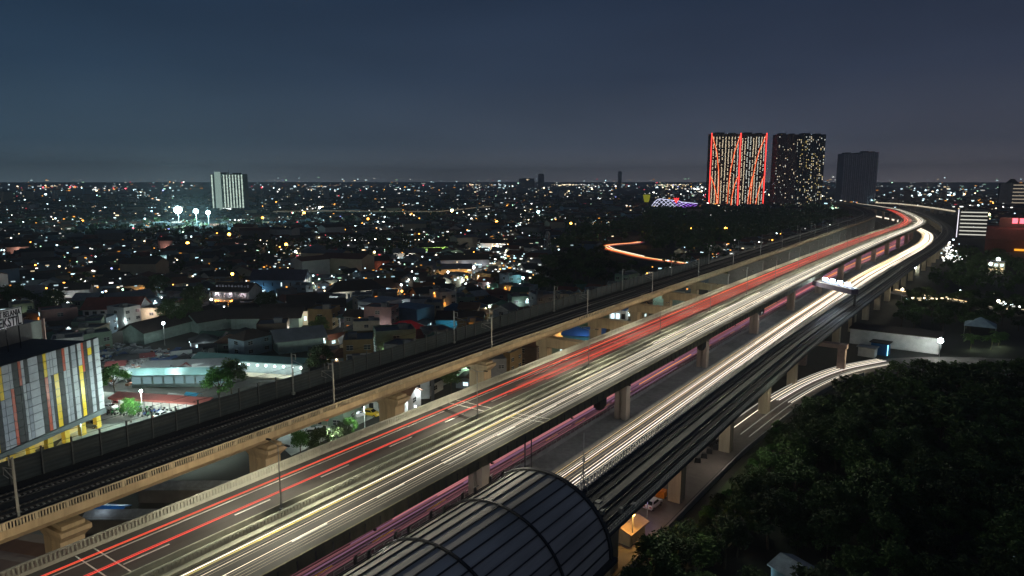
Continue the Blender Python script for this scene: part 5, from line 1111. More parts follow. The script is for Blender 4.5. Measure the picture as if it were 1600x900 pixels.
# lattice towers
def lattice(px, py, pyt, lab, red=True, b=3.0):
    c = at(px, py); h_ = 8
    while proj((c.x, c.y, h_))[1] > pyt: h_ += .5
    q = empty('lattice_tower', c); tag(q, lab, 'lattice tower'); k = MB(); n = 8
    for sx, sy in ((-1, -1), (1, -1), (1, 1), (-1, 1)): k.tube([(sx*b, sy*b, 0), (sx*.6, sy*.6, h_)], .22*max(1, b/3), 4)
    for i in range(n):
        z0, z1 = h_*i/n, h_*(i+1)/n; r0, r1 = b+(.6-b)*i/n, b+(.6-b)*(i+1)/n
        for s in (-1, 1):
            k.tube([(-r0, s*r0, z0), (r1, s*r1, z1)], .12*max(1, b/3), 4); k.tube([(r0, s*r0, z0), (-r1, s*r1, z1)], .12*max(1, b/3), 4); k.tube([(s*r0, -r0, z0), (s*r1, r1, z1)], .12*max(1, b/3), 4); k.tube([(s*r0, r0, z0), (s*r1, -r1, z1)], .12*max(1, b/3), 4)
    k.build('frame', STEEL, q)
    k = MB(); k.box((0, 0, h_*.82), (2.4, 2.4, 1.6)); k.box((1.6, 0, h_*.9), (.6, 1.4, 2)); k.build('antenna', STEEL, q)
    if red: k = MB(); k.box((0, 0, h_+.8), (1.4, 1.4, 1.4)); k.build('beacon', glow('beacon', (1, .05, .08), 5), q)
lattice(855, 406, 362, 'slender lattice tower standing in the dark trees beyond the railway', False); lattice(411, 334, 294, 'lattice tower with a red beacon right of the pale apartment block', True, 6)
for i, px in enumerate((616, 746)):
    lattice(px, 355 if i else 420, 318 if i else 398, ('thin lattice mast among the houses below the far flyover', 'thin lattice mast rising beside the far flyover')[i], False, 1.6)
pts = [at(x, y, 9) for x, y in ((1368, 317.5), (1400, 319), (1430, 322), (1462, 326.5), (1492, 331.5))]
dh = empty('distant_highway'); tag(dh, 'pale lit highway running behind the far bend towards the right horizon', 'highway')
k = MB(); k.sweep([[p+Vector((0, -7, -1.5)), p+Vector((0, 7, -1.5)), p+Vector((0, 7, 0)), p+Vector((0, -7, 0))] for p in pts]); k.build('deck', mat('flyover_concrete', (.3, .28, .24), .8), dh)
k = MB()
for i in range(4):
    for t in (0, .5): p = pts[i].lerp(pts[i+1], t); k.box((p.x, p.y, 3.7), (3, 5, 7.4))
k.build('piers', mat('flyover_concrete', (.3, .28, .24)), dh)
for i, o in enumerate((-4, 3)): k = MB(); k.tube([p+Vector((0, o, 1.2)) for p in pts], .9, 4); tag(k.build('light_trail', WHT[0] if i else WHT[2], None), ('near', 'far')[i]+' pale streak on the distant highway behind the bend', 'light trail', 'light trails on the distant highway')
# distant flyover
fo = empty('distant_flyover'); tag(fo, 'thin pale lit flyover crossing the town far off on the left', 'flyover')
pts = [at(x, y, 9) for x, y in ((430, 331), (520, 330), (600, 331), (690, 331), (720, 328), (745, 325), (768, 323))]
k = MB(); k.sweep([[p+Vector((0, -4, -1)), p+Vector((0, 4, -1)), p+Vector((0, 4, 0)), p+Vector((0, -4, 0))] for p in pts]); k.build('deck', mat('flyover_concrete', (.3, .28, .24), .8), fo)
k = MB(); k.sweep([[p+Vector((0, -4.3, -.9)), p+Vector((0, -4.1, -.9)), p+Vector((0, -4.1, .9)), p+Vector((0, -4.3, .9))] for p in pts]); k.build('parapet', mat('flyover_parapet', (.5, .45, .36), .8, emit=(1, .8, .55), es=.0), fo)
k = MB()
for i in range(len(pts)-1):
    for t in (0, .33, .66): p = pts[i].lerp(pts[i+1], t); k.box((p.x, p.y, 4), (2, 3, 7.9))
k.build('piers', mat('flyover_concrete', (.3, .28, .24)), fo)
k = MB(); k.tube([p+Vector((0, -3, 1)) for p in pts], .3, 4); tag(k.build('light_trail', glow('flyover_trail', (1, .78, .5), .28)), 'faint golden line of traffic light on the far flyover', 'light trail')
# ================================================================ STREET LAMPS seen in the town
OR = (1, .42, .06); CW = (.85, .97, 1); CY = (.45, 1, .95); WW = (1, .86, .6); YL = (1, .8, .3)
lampset = [(293, 380, 8, OR, 900, 'near the steep roofed chapel'), (363, 428, 9, OR, 900, 'above the orange lit school'), (100, 443, 7, OR, 500, 'over the dark houses left of the red roof'), (108, 450, 6, OR, 300, 'beside a brighter amber one left of the red roof'), (91, 459, 5, OR, 200, 'lowest of the amber three left of the red roof'), (230, 456, 7, OR, 350, 'at the corner of the tan house'), (447, 382, 8, OR, 900, 'among trees right of the steep chapel'), (474, 404, 7, YL, 260, 'by the blue grey houses in the middle'), (585, 394, 8, YL, 350, 'over the roofs before the green block'), (628, 455, 7, OR, 500, 'reddish, in the trees right of the villa'), (729, 433, 7, OR, 500, 'at the end of the pale row of rooms'), (745, 507, 7, OR, 600, 'behind the railway overhead masts'), (776, 347, 8, OR, 900, 'at the far end of the shop street'), (788, 378, 8, OR, 600, 'halfway along the shop street'), (1079, 357, 9, OR, 700, 'left of two over the middle wood'), (1134, 357, 9, OR, 700, 'right of two over the middle wood'), (892, 349, 8, OR, 600, 'beyond the lattice tower'), (358, 366, 8, OR, 900, 'left of a pair far behind the school'), (575, 342, 8, OR, 500, 'beside the far flyover'), (475, 333, 8, OR, 1200, 'at the left end of the far flyover'), (410, 340, 8, OR, 500, 'below the beacon tower'),
 (298, 472, 7, CW, 500, 'left of two over the round dark trees'), (330, 468, 7, CW, 400, 'right of two over the round dark trees'), (255, 505, 8, CW, 900, 'over the long market hall'), (470, 575, 5, CW, 400, 'at the right end of the lamp string'), (28, 452, 5, CW, 500, 'over the bright eaves at the left edge'), (3, 457, 5, CW, 500, 'at the far left edge over the bright eaves'), (78, 455, 6, CW, 250, 'over the balcony house'), (106, 474, 5, CW, 250, 'below the gable house'), (648, 435, 7, CW, 400, 'alone in the roofs right of the brown house'), (627, 445, 7, CW, 200, 'just above the reddish lamp'), (765, 479, 6, (.85, 1, .7), 500, 'greenish, near the railway noise wall'), (817, 434, 8, CY, 900, 'teal, before the dark middle wood'), (838, 423, 6, CW, 300, 'right of the teal lamp'), (841, 331, 12, CY, 2500, 'brilliant, left of the lattice tower'), (1220, 401, 9, (.9, 1, 1), 800, 'between the railway viaduct and the highway'), (1585, 352, 10, CY, 900, 'over the shopping hall roof'), (1560, 405, 8, CW, 700, 'on the pole beside the right hand trees'), (740, 418, 6, (1, .9, .8), 700, 'at the bend of the shop street'), (728, 444, 5, CW, 400, 'at the near end of the shop street'), (770, 425, 6, CW, 500, 'between the bright shophouses'), (700, 425, 6, CW, 200, 'behind the warehouse'), (1500, 455, 6, CW, 100, 'low in the right hand wood'), (462, 393, 6, CW, 120, 'by the crimson shop'), (896, 323, 10, YL, 900, 'over the far flyover'), (706, 329, 12, YL, 1500, 'brightest of the far flyover lamps'), (500, 325, 12, CW, 700, 'just beyond the far flyover')]
cn = {OR: 'amber', CW: 'white', CY: 'teal white', WW: 'warm white', YL: 'yellow'}
for (px, py, h_, col, e, lab) in lampset:
    d = at(px, py, h_).length; s_ = max(.28, d*.0016*(1.25 if e > 600 else 1))
    street_lamp(px, py, h_, e*.8, col, f'{cn.get(col, "pale")} street lamp {lab}', size=s_, glowk=18 if e > 500 else 9)
for i, (px, py, s_) in enumerate(((278, 328, 1.35), (306, 330, .8), (325, 332, .7))):
    p = at(px, py, 22); q = empty('floodlight_mast', (p.x, p.y, 0), face_to_cam(p.x, p.y)); tag(q, ('largest and leftmost of the three blazing cyan white floodlights', 'middle one of the three blazing cyan white floodlights', 'rightmost of the three blazing cyan white floodlights')[i], 'floodlight', 'three floodlights left of the pale block')
    k = MB(); k.tube([(0, 0, 0), (0, 0, 21)], .5, 5); k.build('mast', STEEL, q); k = MB()
    k.ball((0, 0, 22), 3.3*s_, 14)
    k.build('lamp_bank', glow('flood_cyan', (.55, .98, 1), 60), q); bulb(q, (0, -8, 22), 150000*s_, (.5, .95, 1), 1.5)

# ================================================================ TREES
LEAF = mat('leaf_green', (.038, .07, .017), .7, .45, .6, objrand=.6); BARK = mat('bark', (.09, .07, .05), .9, .4, 2)
def crown_mesh(seed, R, H, nclump, nleaf, ls, base):
    rnd = random.Random(seed); k = MB()
    for c in range(nclump):
        th = rnd.uniform(0, 6.283); ph = math.acos(rnd.uniform(-.35, 1)); rr = rnd.uniform(.55, 1)
        cx, cy_, cz = R*rr*math.sin(ph)*math.cos(th), R*rr*math.sin(ph)*math.sin(th), base+H*.38+H*.55*rr*math.cos(ph)
        cr = R*rnd.uniform(.22, .42)
        for l in range(nleaf):
            d = Vector((rnd.gauss(0, 1), rnd.gauss(0, 1), rnd.gauss(0, .7))); d = d.normalized()*cr*(rnd.random()**.45)
            p = Vector((cx, cy_, cz))+d; u = Vector((rnd.gauss(0, 1), rnd.gauss(0, 1), rnd.gauss(0, .6))).normalized(); v = u.cross(Vector((rnd.gauss(0, 1), rnd.gauss(0, 1), rnd.gauss(0, 1)))).normalized(); s = ls*rnd.uniform(.6, 1.4)
            k.face([p-u*s, p+v*s*.45, p+u*s, p-v*s*.45])
    return k.data('crown', LEAF)
def trunk_mesh(seed, h, R):
    rnd = random.Random(seed); k = MB(); k.tube([(0, 0, 0), (rnd.uniform(-.2, .2), .1, h*.5), (rnd.uniform(-.3, .3), 0, h)], .28, 7, r1=.14)
    for i in range(6):
        a = i*1.05+rnd.random(); k.tube([(0, 0, h*(.6+.06*i)), (math.cos(a)*R*.35, math.sin(a)*R*.35, h*.95+.3*i), (math.cos(a)*R*.7, math.sin(a)*R*.7, h*1.2+.35*i)], .11, 5, r1=.03)
    return k.data('trunk', BARK)
TVN = [(crown_mesh(i, 4.2, 8, 26, 110, .34, 3.2), trunk_mesh(i, 6, 4.2)) for i in range(4)]     # near
TVF = [(crown_mesh(10+i, 4.5, 8, 18, 34, .62, 3.0), trunk_mesh(10+i, 6, 4.5)) for i in range(4)]  # farther
def tree(x, y, s, near, lab, group, hs_=1.0, col=None):
    cm_, tm_ = random.choice(TVN if near else TVF); q = empty('tree', (x, y, 0), random.uniform(0, 6.28)); q.scale = (s, s, s*hs_); tag(q, lab, 'tree', group)
    link('crown', cm_, q); link('trunk', tm_, q); return q
NT = 0
LEAF_LIT = mat('leaf_lamplit_green', (.06, .17, .025), .65, .4, .6)  # brighter copy of the leaf green, lamp light put into the colour
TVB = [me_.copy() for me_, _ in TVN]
for me_ in TVB: me_.materials[0] = LEAF_LIT
# named trees
for (px, py, s, lab) in ((205, 660, .55, 'small bright green tree spreading under the white yard lamp'), (180, 618, .8, 'green bush like tree behind the motorcycle shed, near the hall corner'), (345, 632, .95, 'bright green round tree at the right end of the parking yard'), (362, 618, .9, 'darker tree touching the bright round tree in the yard'), (470, 712, .5, 'yellow green low tree at the left under the viaduct'), (505, 718, .62, 'dark leafy tree in front of the yard cars'), (533, 706, .6, 'blue green tree right of the dark leafy one'), (548, 690, .5, 'pale green tree beside the slim yard lamp'), (705, 615, .7, 'tree beyond the hoarding under the viaduct'), (268, 520, 1.2, 'large round dark tree before the market halls'), (300, 515, 1.15, 'round dark tree right of the largest one'), (505, 590, .9, 'dark green tree against the railway noise wall'), (500, 530, .8, 'tree left of the white villa forecourt'), (250, 475, 1.3, 'tall dark tree behind the tan house'), (305, 490, 1.2, 'broad dark tree left of the orange lit school'), (415, 500, 1.1, 'dark tree between the school and the villa row'), (85, 500, 1.2, 'dark round tree behind the rooftop sign'), (30, 498, 1.4, 'broad dark tree at the left edge above the sign')):
    p = at(px, py); q = tree(p.x, p.y, s, True, lab, None)
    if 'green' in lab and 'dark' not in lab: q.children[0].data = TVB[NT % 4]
    USED.append((p.x, p.y, 3)); NT += 1
# right hand wood
n = 0; pts = []
tries = 0
while n < 225 and tries < 20000:
    tries += 1; y = random.uniform(48, 282); x = random.uniform(-36, 26)
    lim = -36.5 if y < 96 else -31 if y < 150 else -34.5 if y < 185 else -34.5+(y-185)*.42
    if x < lim+1.5: continue
    if (x+20)**2+(y-94)**2 < 36 or math.hypot(x-at(1250, 892, 3).x, y-at(1250, 892, 3).y) < 6.5: continue
    if any((x-a)**2+(y-b)**2 < (3.9 if y < 170 else 4.2)**2 for a, b in pts): continue
    ts = random.uniform(.55, .98)*(.85 if y < 100 else 1); u, v = proj((x, y, 10.2*ts))
    bl = [(900, 900), (985, 850), (1050, 790), (1100, 755), (1160, 695), (1220, 635), (1290, 600), (1345, 574), (1400, 561), (1600, 556), (1800, 556)]
    i_ = max([j for j in range(9) if bl[j][0] <= max(u, 900)]); bv = bl[i_][1]+(bl[i_+1][1]-bl[i_][1])*(u-bl[i_][0])/(bl[i_+1][0]-bl[i_][0])
    if v < bv: continue
    if u > 1680 or v > 1000: continue
    if y > 232 and x < -20+(y-232)*1.2: continue
    pts.append((x, y)); n += 1; g = 'near' if y < 120 else 'middle' if y < 190 else 'far'
    tree(x, y, ts, y < 165, f'dark green tree in the {g} part of the wood right of the light rail viaduct', f'trees of the {g} right hand wood', random.uniform(.85, 1.0)); NT += 1
for i in range(34):      # low bushes against the boundary wall
    y = 62+i*2.9; x = -35.2+random.uniform(-.5, 2.2)+(1.6 if 100 < y < 145 else 0)
    q = tree(x, y, random.uniform(.26, .42), True, 'leafy green bush growing against the low wall beside the local street', 'bushes along the boundary wall', 1.0); q.name = 'bush'; q['category'] = 'bush'
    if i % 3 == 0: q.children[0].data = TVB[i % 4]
# wood beyond the warehouse and the middle wood
def wood(poly, count, lab, group, smin, smax, gap, cond=None):
    global NT
    P2 = [at(x, y).xy for x, y in poly]; xs = [p.x for p in P2]; ys = [p.y for p in P2]; loc = []; t = 0
    while len(loc) < count and t < 20000:
        t += 1; x = random.uniform(min(xs), max(xs)); y = random.uniform(min(ys), max(ys)); ins = False; j = len(P2)-1
        for i in range(len(P2)):
            if (P2[i].y > y) != (P2[j].y > y) and x < (P2[j].x-P2[i].x)*(y-P2[i].y)/(P2[j].y-P2[i].y)+P2[i].x: ins = not ins
            j = i
        if not ins or any((x-a)**2+(y-b)**2 < gap**2 for a, b in loc): continue
        if not free(x, y, 2): continue
        if HS(y)-16 < x < LR(y)-34: continue
        loc.append((x, y)); tree(x, y, random.uniform(smin, smax), False, lab, group, random.uniform(.75, 1)); NT += 1; USED.append((x, y, 4))
wood([(1400, 520), (1430, 470), (1600, 480), (1600, 520)], 38, 'dark tree behind the floodlit white warehouse', 'trees behind the white warehouse', .6, .9, 7)
wood([(830, 475), (850, 415), (930, 400), (975, 418), (1060, 425), (960, 450)], 60, 'dark tree on the slope beside the railway noise wall', 'trees of the dark slope by the railway', .75, 1.15, 7.5)
# ---------------------------------------------------------------- stuff woods farther out
def crown_stuff(k, x, y, s, rnd, n=46):
    for c in range(5):
        a = rnd.uniform(0, 6.28); cx, cy_, cz = x+math.cos(a)*s*.5*rnd.random(), y+math.sin(a)*s*.5*rnd.random(), s*rnd.uniform(.5, 1.25)
        for l in range(n//5):
            d = Vector((rnd.gauss(0, 1), rnd.gauss(0, 1), rnd.gauss(0, .8))).normalized()*s*.42*rnd.random()**.4
            p = Vector((cx, cy_, cz))+d; u = Vector((rnd.gauss(0, 1), rnd.gauss(0, 1), rnd.gauss(0, .6))).normalized(); v = u.cross(Vector((rnd.gauss(0, 1), rnd.gauss(0, 1), rnd.gauss(0, 1)))).normalized(); q = s*.16*rnd.uniform(.7, 1.4)
            k.face([p-u*q, p+v*q*.6, p+u*q, p-v*q*.6])
rnd = random.Random(5)
def poly_pts(poly, count, gap=0):
    P2 = [at(x, y).xy for x, y in poly]; xs = [p.x for p in P2]; ys = [p.y for p in P2]; o = []; t = 0
    while len(o) < count and t < count*40:
        t += 1; x = rnd.uniform(min(xs), max(xs)); y = rnd.uniform(min(ys), max(ys)); ins = False; j = len(P2)-1
        for i in range(len(P2)):
            if (P2[i].y > y) != (P2[j].y > y) and x < (P2[j].x-P2[i].x)*(y-P2[i].y)/(P2[j].y-P2[i].y)+P2[i].x: ins = not ins
            j = i
        if ins and free(x, y, 3) and not (HS(y)-18 < x < LR(y)-32): o.append((x, y))
    return o
k = MB()
for poly, cnt, s in (([(985, 398), (1010, 352), (1320, 336), (1330, 345), (1080, 402)], 900, 8), ([(1440, 450), (1480, 390), (1560, 400), (1600, 420), (1600, 460)], 200, 4.5), ([(1000, 350), (1010, 336), (1330, 326), (1340, 336)], 500, 9), ([(840, 410), (900, 365), (1000, 352), (985, 378), (930, 386)], 330, 7)):
    for x, y in poly_pts(poly, cnt): crown_stuff(k, x, y, s*rnd.uniform(.7, 1.2), rnd)
q = k.build('woodland', LEAF, rec=False); tag(q, 'far dark woodland massed between the railway, the towers and the right hand road', 'woodland', kind='stuff')
for poly in ([(985, 398), (1010, 352), (1320, 336), (1330, 345), (1080, 402)],):
    WOODPOLY = [at(x, y).xy for x, y in poly]
def inpoly(x, y, P2):
    ins = False; j = len(P2)-1
    for i in range(len(P2)):
        if (P2[i].y > y) != (P2[j].y > y) and x < (P2[j].x-P2[i].x)*(y-P2[i].y)/(P2[j].y-P2[i].y)+P2[i].x: ins = not ins
        j = i
    return ins
# ---------------------------------------------------------------- individual houses of the town
SLOPE = [at(x, y).xy for x, y in ((815, 490), (845, 412), (935, 388), (1005, 378), (1075, 412), (960, 455))]
cand = []; t = 0
while t < 60000:
    t += 1; r_ = 100+rnd.random()**.6*480; a = rnd.uniform(-.62, .72)   # around the camera heading
    th = HEAD+a; x, y = -math.sin(th)*r_, math.cos(th)*r_
    u, v = proj((x, y, 3))
    if not (-60 < u < 1000 and 360 < v < 640): continue
    if x > HS(y)-21: continue
    if inpoly(x, y, SLOPE) or inpoly(x, y, WOODPOLY): continue
    cand.append((r_, x, y))
cand.sort(); NEXTRA = 0
wk, rk, lk = list(WALLC), list(ROOFC), list(LITC)
HC = {}
for r_, x, y in cand:
    if NEXTRA >= 262: break
    ti = rnd.randrange(8); sc = rnd.uniform(.8, 1.12); rad = max(HT[ti][0], HT[ti][1])*.5*sc
    if not free(x, y, rad+.6): continue
    z_, _ = zone((x, y, 0)); band = 'nearer' if r_ < 250 else 'farther' if r_ > 380 else 'middle'
    for att in range(30):
        wc = rnd.choice(wk); rc = rnd.choice(rk+['dark brown', 'black', 'rusty', 'red tiled']) if HT[ti][2] < 6.7 or ti == 3 else 'grey metal'; lit = rnd.choice(['cool white lit', 'cool white lit', 'warm lit', 'unlit', 'unlit', 'greenish lit', 'orange lit'] if rnd.random() < .55 else ['unlit', 'cool white lit'])
        stn = 'single storey' if HT[ti][2] < 5 else 'two storey' if HT[ti][2] < 8 else 'three storey'
        shp = ('long' if ti == 5 else stn); rf = f'{rc} roofed' if ti not in (4, 7) else 'flat roofed'
        lab = f'{rf} {wc} {shp} house, {lit}, {band} rows {z_}'
        lab = lab if len(lab.split()) <= 16 else lab.replace(' storey', '-storey')
        if lab not in LABELS: break
    LABELS.add(lab); house(x, y, rot_at(x, y, rnd.choice((0, .5, -.4, 1.2, 1.57, .2))+rnd.uniform(-.15, .15)), ti, wc, rc, lit, lab, sc, nlit=rnd.choice((1, 2, 3))); NEXTRA += 1
    if lit != 'unlit' and rnd.random() < .42 or rnd.random() < .12:
        w, d, h = HT[ti][:3]; to = Vector((-x, -y, 0)).normalized()
        e_ = rnd.choice((60, 90, 140, 220)); col = {'cool white lit': (.8, .97, 1), 'warm lit': (1, .78, .45), 'orange lit': (1, .45, .1), 'greenish lit': (.6, 1, .7), 'unlit': (.9, .97, 1)}[lit]
        p = Vector((x, y, rnd.uniform(2.6, 4.5)))+to*(rad+1.6)
        bulb(None, p, e_*2.8, col, .2, 'porch_light')
RLAST = r_
# ---------------------------------------------------------------- rest of the town as one mass
FW = [mat('far_wall_'+n_, c_, .85, .2, .3) for n_, c_ in (('white', (.40, .40, .38)), ('cream', (.34, .30, .22)), ('blue', (.15, .22, .28)), ('grey', (.14, .14, .14)))]
FR_ = [mat('far_roof_'+n_, c_, .85, .2, .3) for n_, c_ in (('brown', (.05, .035, .03)), ('black', (.022, .024, .028)), ('red', (.12, .045, .03)), ('grey', (.10, .11, .115)))]
LCOL = [(.70, .95, 1), (1, 1, .92), (1, .80, .48), (1, .40, .06), (.55, 1, .65), (1, .10, .14), (.35, .4, 1), (.55, .9, 1)]
FL = [glow(f'far_light_{i}_{j}', c_, s_) for j, s_ in enumerate((.7, 2.2, 7.0)) for i, c_ in enumerate(LCOL)]
wts = [28, 22, 17, 16, 5, 3, 1, 14]
k = MB(); kt = MB(); kl = MB(); cnt = 0; seen = {}
for t in range(26000):
    r_ = RLAST-20+2400*rnd.random()**1.35; th = HEAD+rnd.uniform(-.70, .70); x, y = -math.sin(th)*r_, math.cos(th)*r_
    if (x > HS(y)-24 and x < LR(y)+30) or inpoly(x, y, WOODPOLY) or inpoly(x, y, SLOPE): continue
    if x > LR(y)-10 and r_ < 700: continue
    cell = (int(x/13), int(y/13))
    if cell in seen: continue
    if not free(x, y, 4): continue
    seen[cell] = 1
    if rnd.random() < .16 or (abs(math.sin(x*.011)*math.cos(y*.008)) > .72 and rnd.random() < .7): crown_stuff(kt, x, y, rnd.uniform(5, 9), rnd, 30); continue
    w, d, h = rnd.uniform(8, 15), rnd.uniform(7, 11), rnd.choice((3.2, 3.4, 6, 6.4)); rz = rot_at(x, y, rnd.choice((0, .5, -.5, 1.4)))
    if rnd.random() < .03: w, d, h = w*2, d*1.5, h*2
    if r_ > 1800 and rnd.random() < .012: w, d, h = w*1.6, d*1.6, rnd.uniform(12, 34)
    wi = rnd.randrange(4); ri = 4+rnd.randrange(4); co, si = math.cos(rz), math.sin(rz)
    tf = lambda a, b, c: (x+a*co-b*si, y+a*si+b*co, c)
    a, b = w/2, d/2
    V = [tf(-a, -b, 0), tf(a, -b, 0), tf(a, b, 0), tf(-a, b, 0), tf(-a, -b, h), tf(a, -b, h), tf(a, b, h), tf(-a, b, h)]
    for q_ in ((0, 1, 5, 4), (1, 2, 6, 5), (2, 3, 7, 6), (3, 0, 4, 7)): k.face([V[i] for i in q_], wi)
    a2, b2, rh = a+.6, b+.6, rnd.uniform(1.5, 2.8)
    R4 = [tf(-a2, -b2, h-.1), tf(a2, -b2, h-.1), tf(a2, b2, h-.1), tf(-a2, b2, h-.1), tf(-a2, 0, h+rh), tf(a2, 0, h+rh)]
    k.face([R4[0], R4[1], R4[5], R4[4]], ri); k.face([R4[2], R4[3], R4[4], R4[5]], ri); k.face([tf(a, -b, h), tf(a, b, h), tf(a, 0, h+rh-.2)], wi); k.face([tf(-a, b, h), tf(-a, -b, h), tf(-a, 0, h+rh-.2)], wi)
    cnt += 1
q = k.build('townscape', FW+FR_, rec=False); tag(q, 'dense low houses of the dark town running out to the horizon', 'town', kind='stuff')
q = kt.build('town_trees', LEAF, rec=False); tag(q, 'dark trees scattered among the far houses', 'trees', kind='stuff')
# lights of the far town: lamps, shop fronts and lit windows, denser towards the horizon
def lite(x, y, z, s, ci, lv, wide=1.0):
    to = Vector((-x, -y, 0)).normalized(); rt = Vector((-to.y, to.x, 0)); mi = lv*8+ci
    kl.box((x, y, z), (s*2*wide, s*1.2, s*1.6), math.atan2(rt.y, rt.x), mi)
for t in range(6800):
    u = rnd.random(); th = HEAD+rnd.uniform(-.68, .68)
    v = 289+ (rnd.random()**1.3)*165      # depth spread measured as ground distance
    r_ = CAMH*1080/(max(4.5, v-283)) ; r_ = min(r_, 5200+rnd.random()*4500)*rnd.uniform(.92, 1.08)
    x, y = -math.sin(th)*r_, math.cos(th)*r_
    if (HS(min(y, 1500))-22 < x < LR(min(y, 1400))+25 and y < 1500): continue
    if inpoly(x, y, WOODPOLY) and rnd.random() < .93: continue
    if inpoly(x, y, SLOPE): continue
    if x > LR(min(y, 1400))-5 and r_ < 760: continue
    ci = rnd.choices(range(8), wts)[0]; lv = rnd.choices((0, 1, 2), (48, 37, 15) if r_ < 4000 else (70, 25, 5))[0]
    if math.sin(th*23)+math.sin(th*41+1.3)+math.sin(r_*.006) < -.55 and rnd.random() < .75: continue
    s = r_*(.00038+.00045*rnd.random()**2)*(1.3 if lv == 2 else 1); s = max(.35, s)
    lite(x, y, rnd.uniform(3, 8) if r_ < 3000 else rnd.uniform(3, 24) if rnd.random() < .75 else rnd.uniform(24, 75), s, ci, lv, rnd.choice((1, 1, 1.6, 2.6)) if lv < 2 else 1)
for (px, py, n_, c_, sx, sy) in ((30, 291, 1, 2, 3, 1), (80, 291, 6, 2, 12, 2), (115, 292, 6, 5, 6, 2), (150, 295, 14, 1, 14, 3), (740, 286, 16, 2, 16, 4), (885, 285, 60, 2, 26, 6), (925, 290, 30, 1, 20, 5), (1050, 288, 70, 2, 26, 7), (1090, 296, 40, 1, 14, 5), (1060, 330, 60, 1, 50, 4), (1150, 327, 60, 1, 46, 3), (1240, 325, 60, 1, 50, 3), (1290, 325, 60, 4, 30, 2), (880, 303, 40, 2, 45, 5), (1040, 306, 50, 1, 55, 3), (1100, 310, 20, 5, 6, 6), (1195, 300, 12, 1, 8, 10), (220, 305, 20, 7, 60, 8), (620, 350, 60, 1, 40, 10), (690, 372, 40, 1, 25, 8), (560, 375, 30, 1, 40, 8), (1480, 385, 60, 1, 12, 10), (1490, 402, 60, 1, 14, 5), (1440, 306, 60, 0, 80, 10), (1545, 316, 30, 3, 26, 3), (785, 400, 50, 1, 14, 22), (230, 325, 50, 7, 60, 5), (1590, 312, 20, 5, 12, 3), (380, 345, 26, 1, 16, 2), (490, 325, 40, 1, 30, 5), (790, 330, 60, 1, 60, 12), (1450, 466, 50, 2, 30, 2), (1570, 478, 26, 1, 26, 5), (940, 310, 26, 1, 25, 4), (850, 350, 26, 1, 60, 14), (1270, 388, 10, 4, 30, 4)):
    for i in range(n_):
        a, b = px+rnd.gauss(0, sx*.55), py+rnd.gauss(0, sy*.55)
        if b < 288: b = 288+rnd.random()*1.2
        z = rnd.uniform(3, 7); p = at(a, b, z); r_ = min(p.length, 9000)
        lite(p.x, p.y, z, max(.3, r_*(.00045+.0004*rnd.random())), c_ if rnd.random() < .7 else rnd.choice((0, 1, 2)), rnd.choices((0, 1, 2), (30, 45, 25))[0], rnd.choice((1, 1, 1.8)))
nl = 0
for t in range(900):
    if nl >= 150: break
    r_ = 300+rnd.random()*900; th = HEAD+rnd.uniform(-.66, .45); x, y = -math.sin(th)*r_, math.cos(th)*r_
    if (HS(y)-22 < x) or inpoly(x, y, WOODPOLY) or inpoly(x, y, SLOPE): continue
    col = rnd.choices(((.8, .97, 1), (1, .95, .8), (1, .45, .08), (.6, 1, .85)), (5, 3, 6, 2))[0]; z = rnd.uniform(4, 6.5)
    bulb(None, (x, y, z), rnd.choice((600, 1000, 1800)), col, .3, 'town_light'); lite(x, y, z+.4, r_*.00085, 0 if col[0] == .8 else 2 if col[1] == .95 else 3 if col[1] < .5 else 4, 2); nl += 1
q = kl.build('town_lights', FL, rec=False); tag(q, 'countless lamps and lit windows of the far town out to the horizon', 'lights', kind='stuff')
# clutter of the scrap market between the halls
k = MB(); pm = [mat('scrap_pale', (.45, .47, .47), .7, .3), mat('scrap_grey', (.2, .21, .22), .7, .3), mat('scrap_blue', (.05, .12, .3), .7, .3), mat('scrap_rust', (.28, .1, .05), .8, .3)]
for t in range(1500):
    px, py = rnd.choice(((190, 560), (250, 568), (290, 572), (210, 580), (180, 590)))
    p = at(px+rnd.gauss(0, 22), py+rnd.gauss(0, 6))
    if not free(p.x, p.y, -6): pass
    k.box((p.x, p.y, rnd.uniform(.4, 2.6)), (rnd.uniform(.4, 2.2), rnd.uniform(.3, 1.0), rnd.uniform(.1, .8)), rnd.uniform(0, 3), rnd.choices(range(4), (8, 4, 1, 1))[0])
q = k.build('scrap_heap', pm, rec=False); tag(q, 'jumble of pale scrap and sheets heaped in the market behind the motorcycle shed', 'scrap', kind='stuff')
for px, py, e in ((185, 565, 4500), (222, 570, 4500), (270, 566, 4000), (310, 570, 2000), (150, 560, 900)): bulb(None, at(px, py, 7), e, (.85, 1, .95), .3, 'market_light')
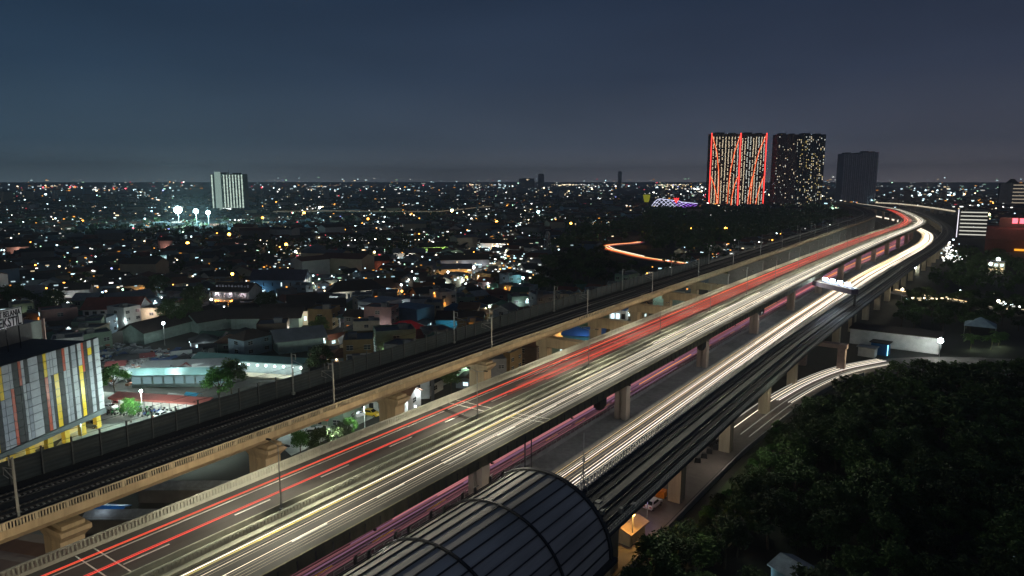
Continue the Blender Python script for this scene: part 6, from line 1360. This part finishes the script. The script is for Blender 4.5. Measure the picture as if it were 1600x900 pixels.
for i, (px, py, col, e) in enumerate(((420, 505, (1, .95, .9), 400), (455, 512, (1, 1, .85), 600), (490, 520, (1, .95, .85), 500), (505, 518, (1, .9, .5), 300), (530, 540, (1, .95, .9), 300), (230, 490, (1, .8, .7), 500), (275, 490, (1, .6, .6), 400), (325, 492, (1, .7, .3), 400), (600, 548, (.8, 1, .5), 250), (450, 575, (.9, 1, .9), 400))):
    bulb(None, at(px, py, 5), e*2, col, .3, 'market_light')
for i in range(26):
    px, py = rnd.uniform(168, 330), rnd.uniform(553, 592); c = at(px, py); w_, d_ = rnd.uniform(4, 8), rnd.uniform(3, 5); q = empty('market_tent', (c.x, c.y, 0), rnd.uniform(0, 3)); cn_, cc = rnd.choice((('pale', (.3, .32, .32)), ('dark blue', (.04, .07, .16)), ('dull grey', (.12, .13, .13)), ('dark red', (.16, .04, .04)), ('black', (.03, .03, .035))))
    tag(q, f'{cn_} tarpaulin tent crowded into the scrap market behind the shed', 'tent', f'{cn_} tents of the scrap market')
    k = MB(); h = rnd.uniform(2.2, 3); k.sweep([[Vector((x, -d_/2, h)), Vector((x, 0, h+1.1)), Vector((x, d_/2, h)), Vector((x, d_/2, h-.06)), Vector((x, 0, h+1.04)), Vector((x, -d_/2, h-.06))] for x in (-w_/2, w_/2)]); o = k.build('tarp', CLTH, q); o.color = (*cc, 1)
    k = MB(); [k.box((x, y, h/2), (.1, .1, h)) for x in (-w_/2+.1, w_/2-.1) for y in (-d_/2+.1, d_/2-.1)]; k.build('poles', STEEL, q)
# ================================================================ AIR
hz = MB(); hz.box((-1500, 3600, 110), (11000, 9400, 222)); hzo = hz.build('haze', [], None)
hm = bpy.data.materials.new('night_haze'); hm.use_nodes = True; t_ = hm.node_tree; t_.nodes.clear()
o1 = nd(t_, 'ShaderNodeOutputMaterial'); pv = nd(t_, 'ShaderNodeVolumePrincipled'); pv.inputs['Color'].default_value = (.90, .96, 1.0, 1); pv.inputs['Density'].default_value = .00014
t_.links.new(pv.outputs[0], o1.inputs['Volume']); hzo.data.materials.append(hm); hzo['kind'] = 'stuff'; hzo['label'] = 'thin blue night haze over the whole town'; hzo['category'] = 'haze'
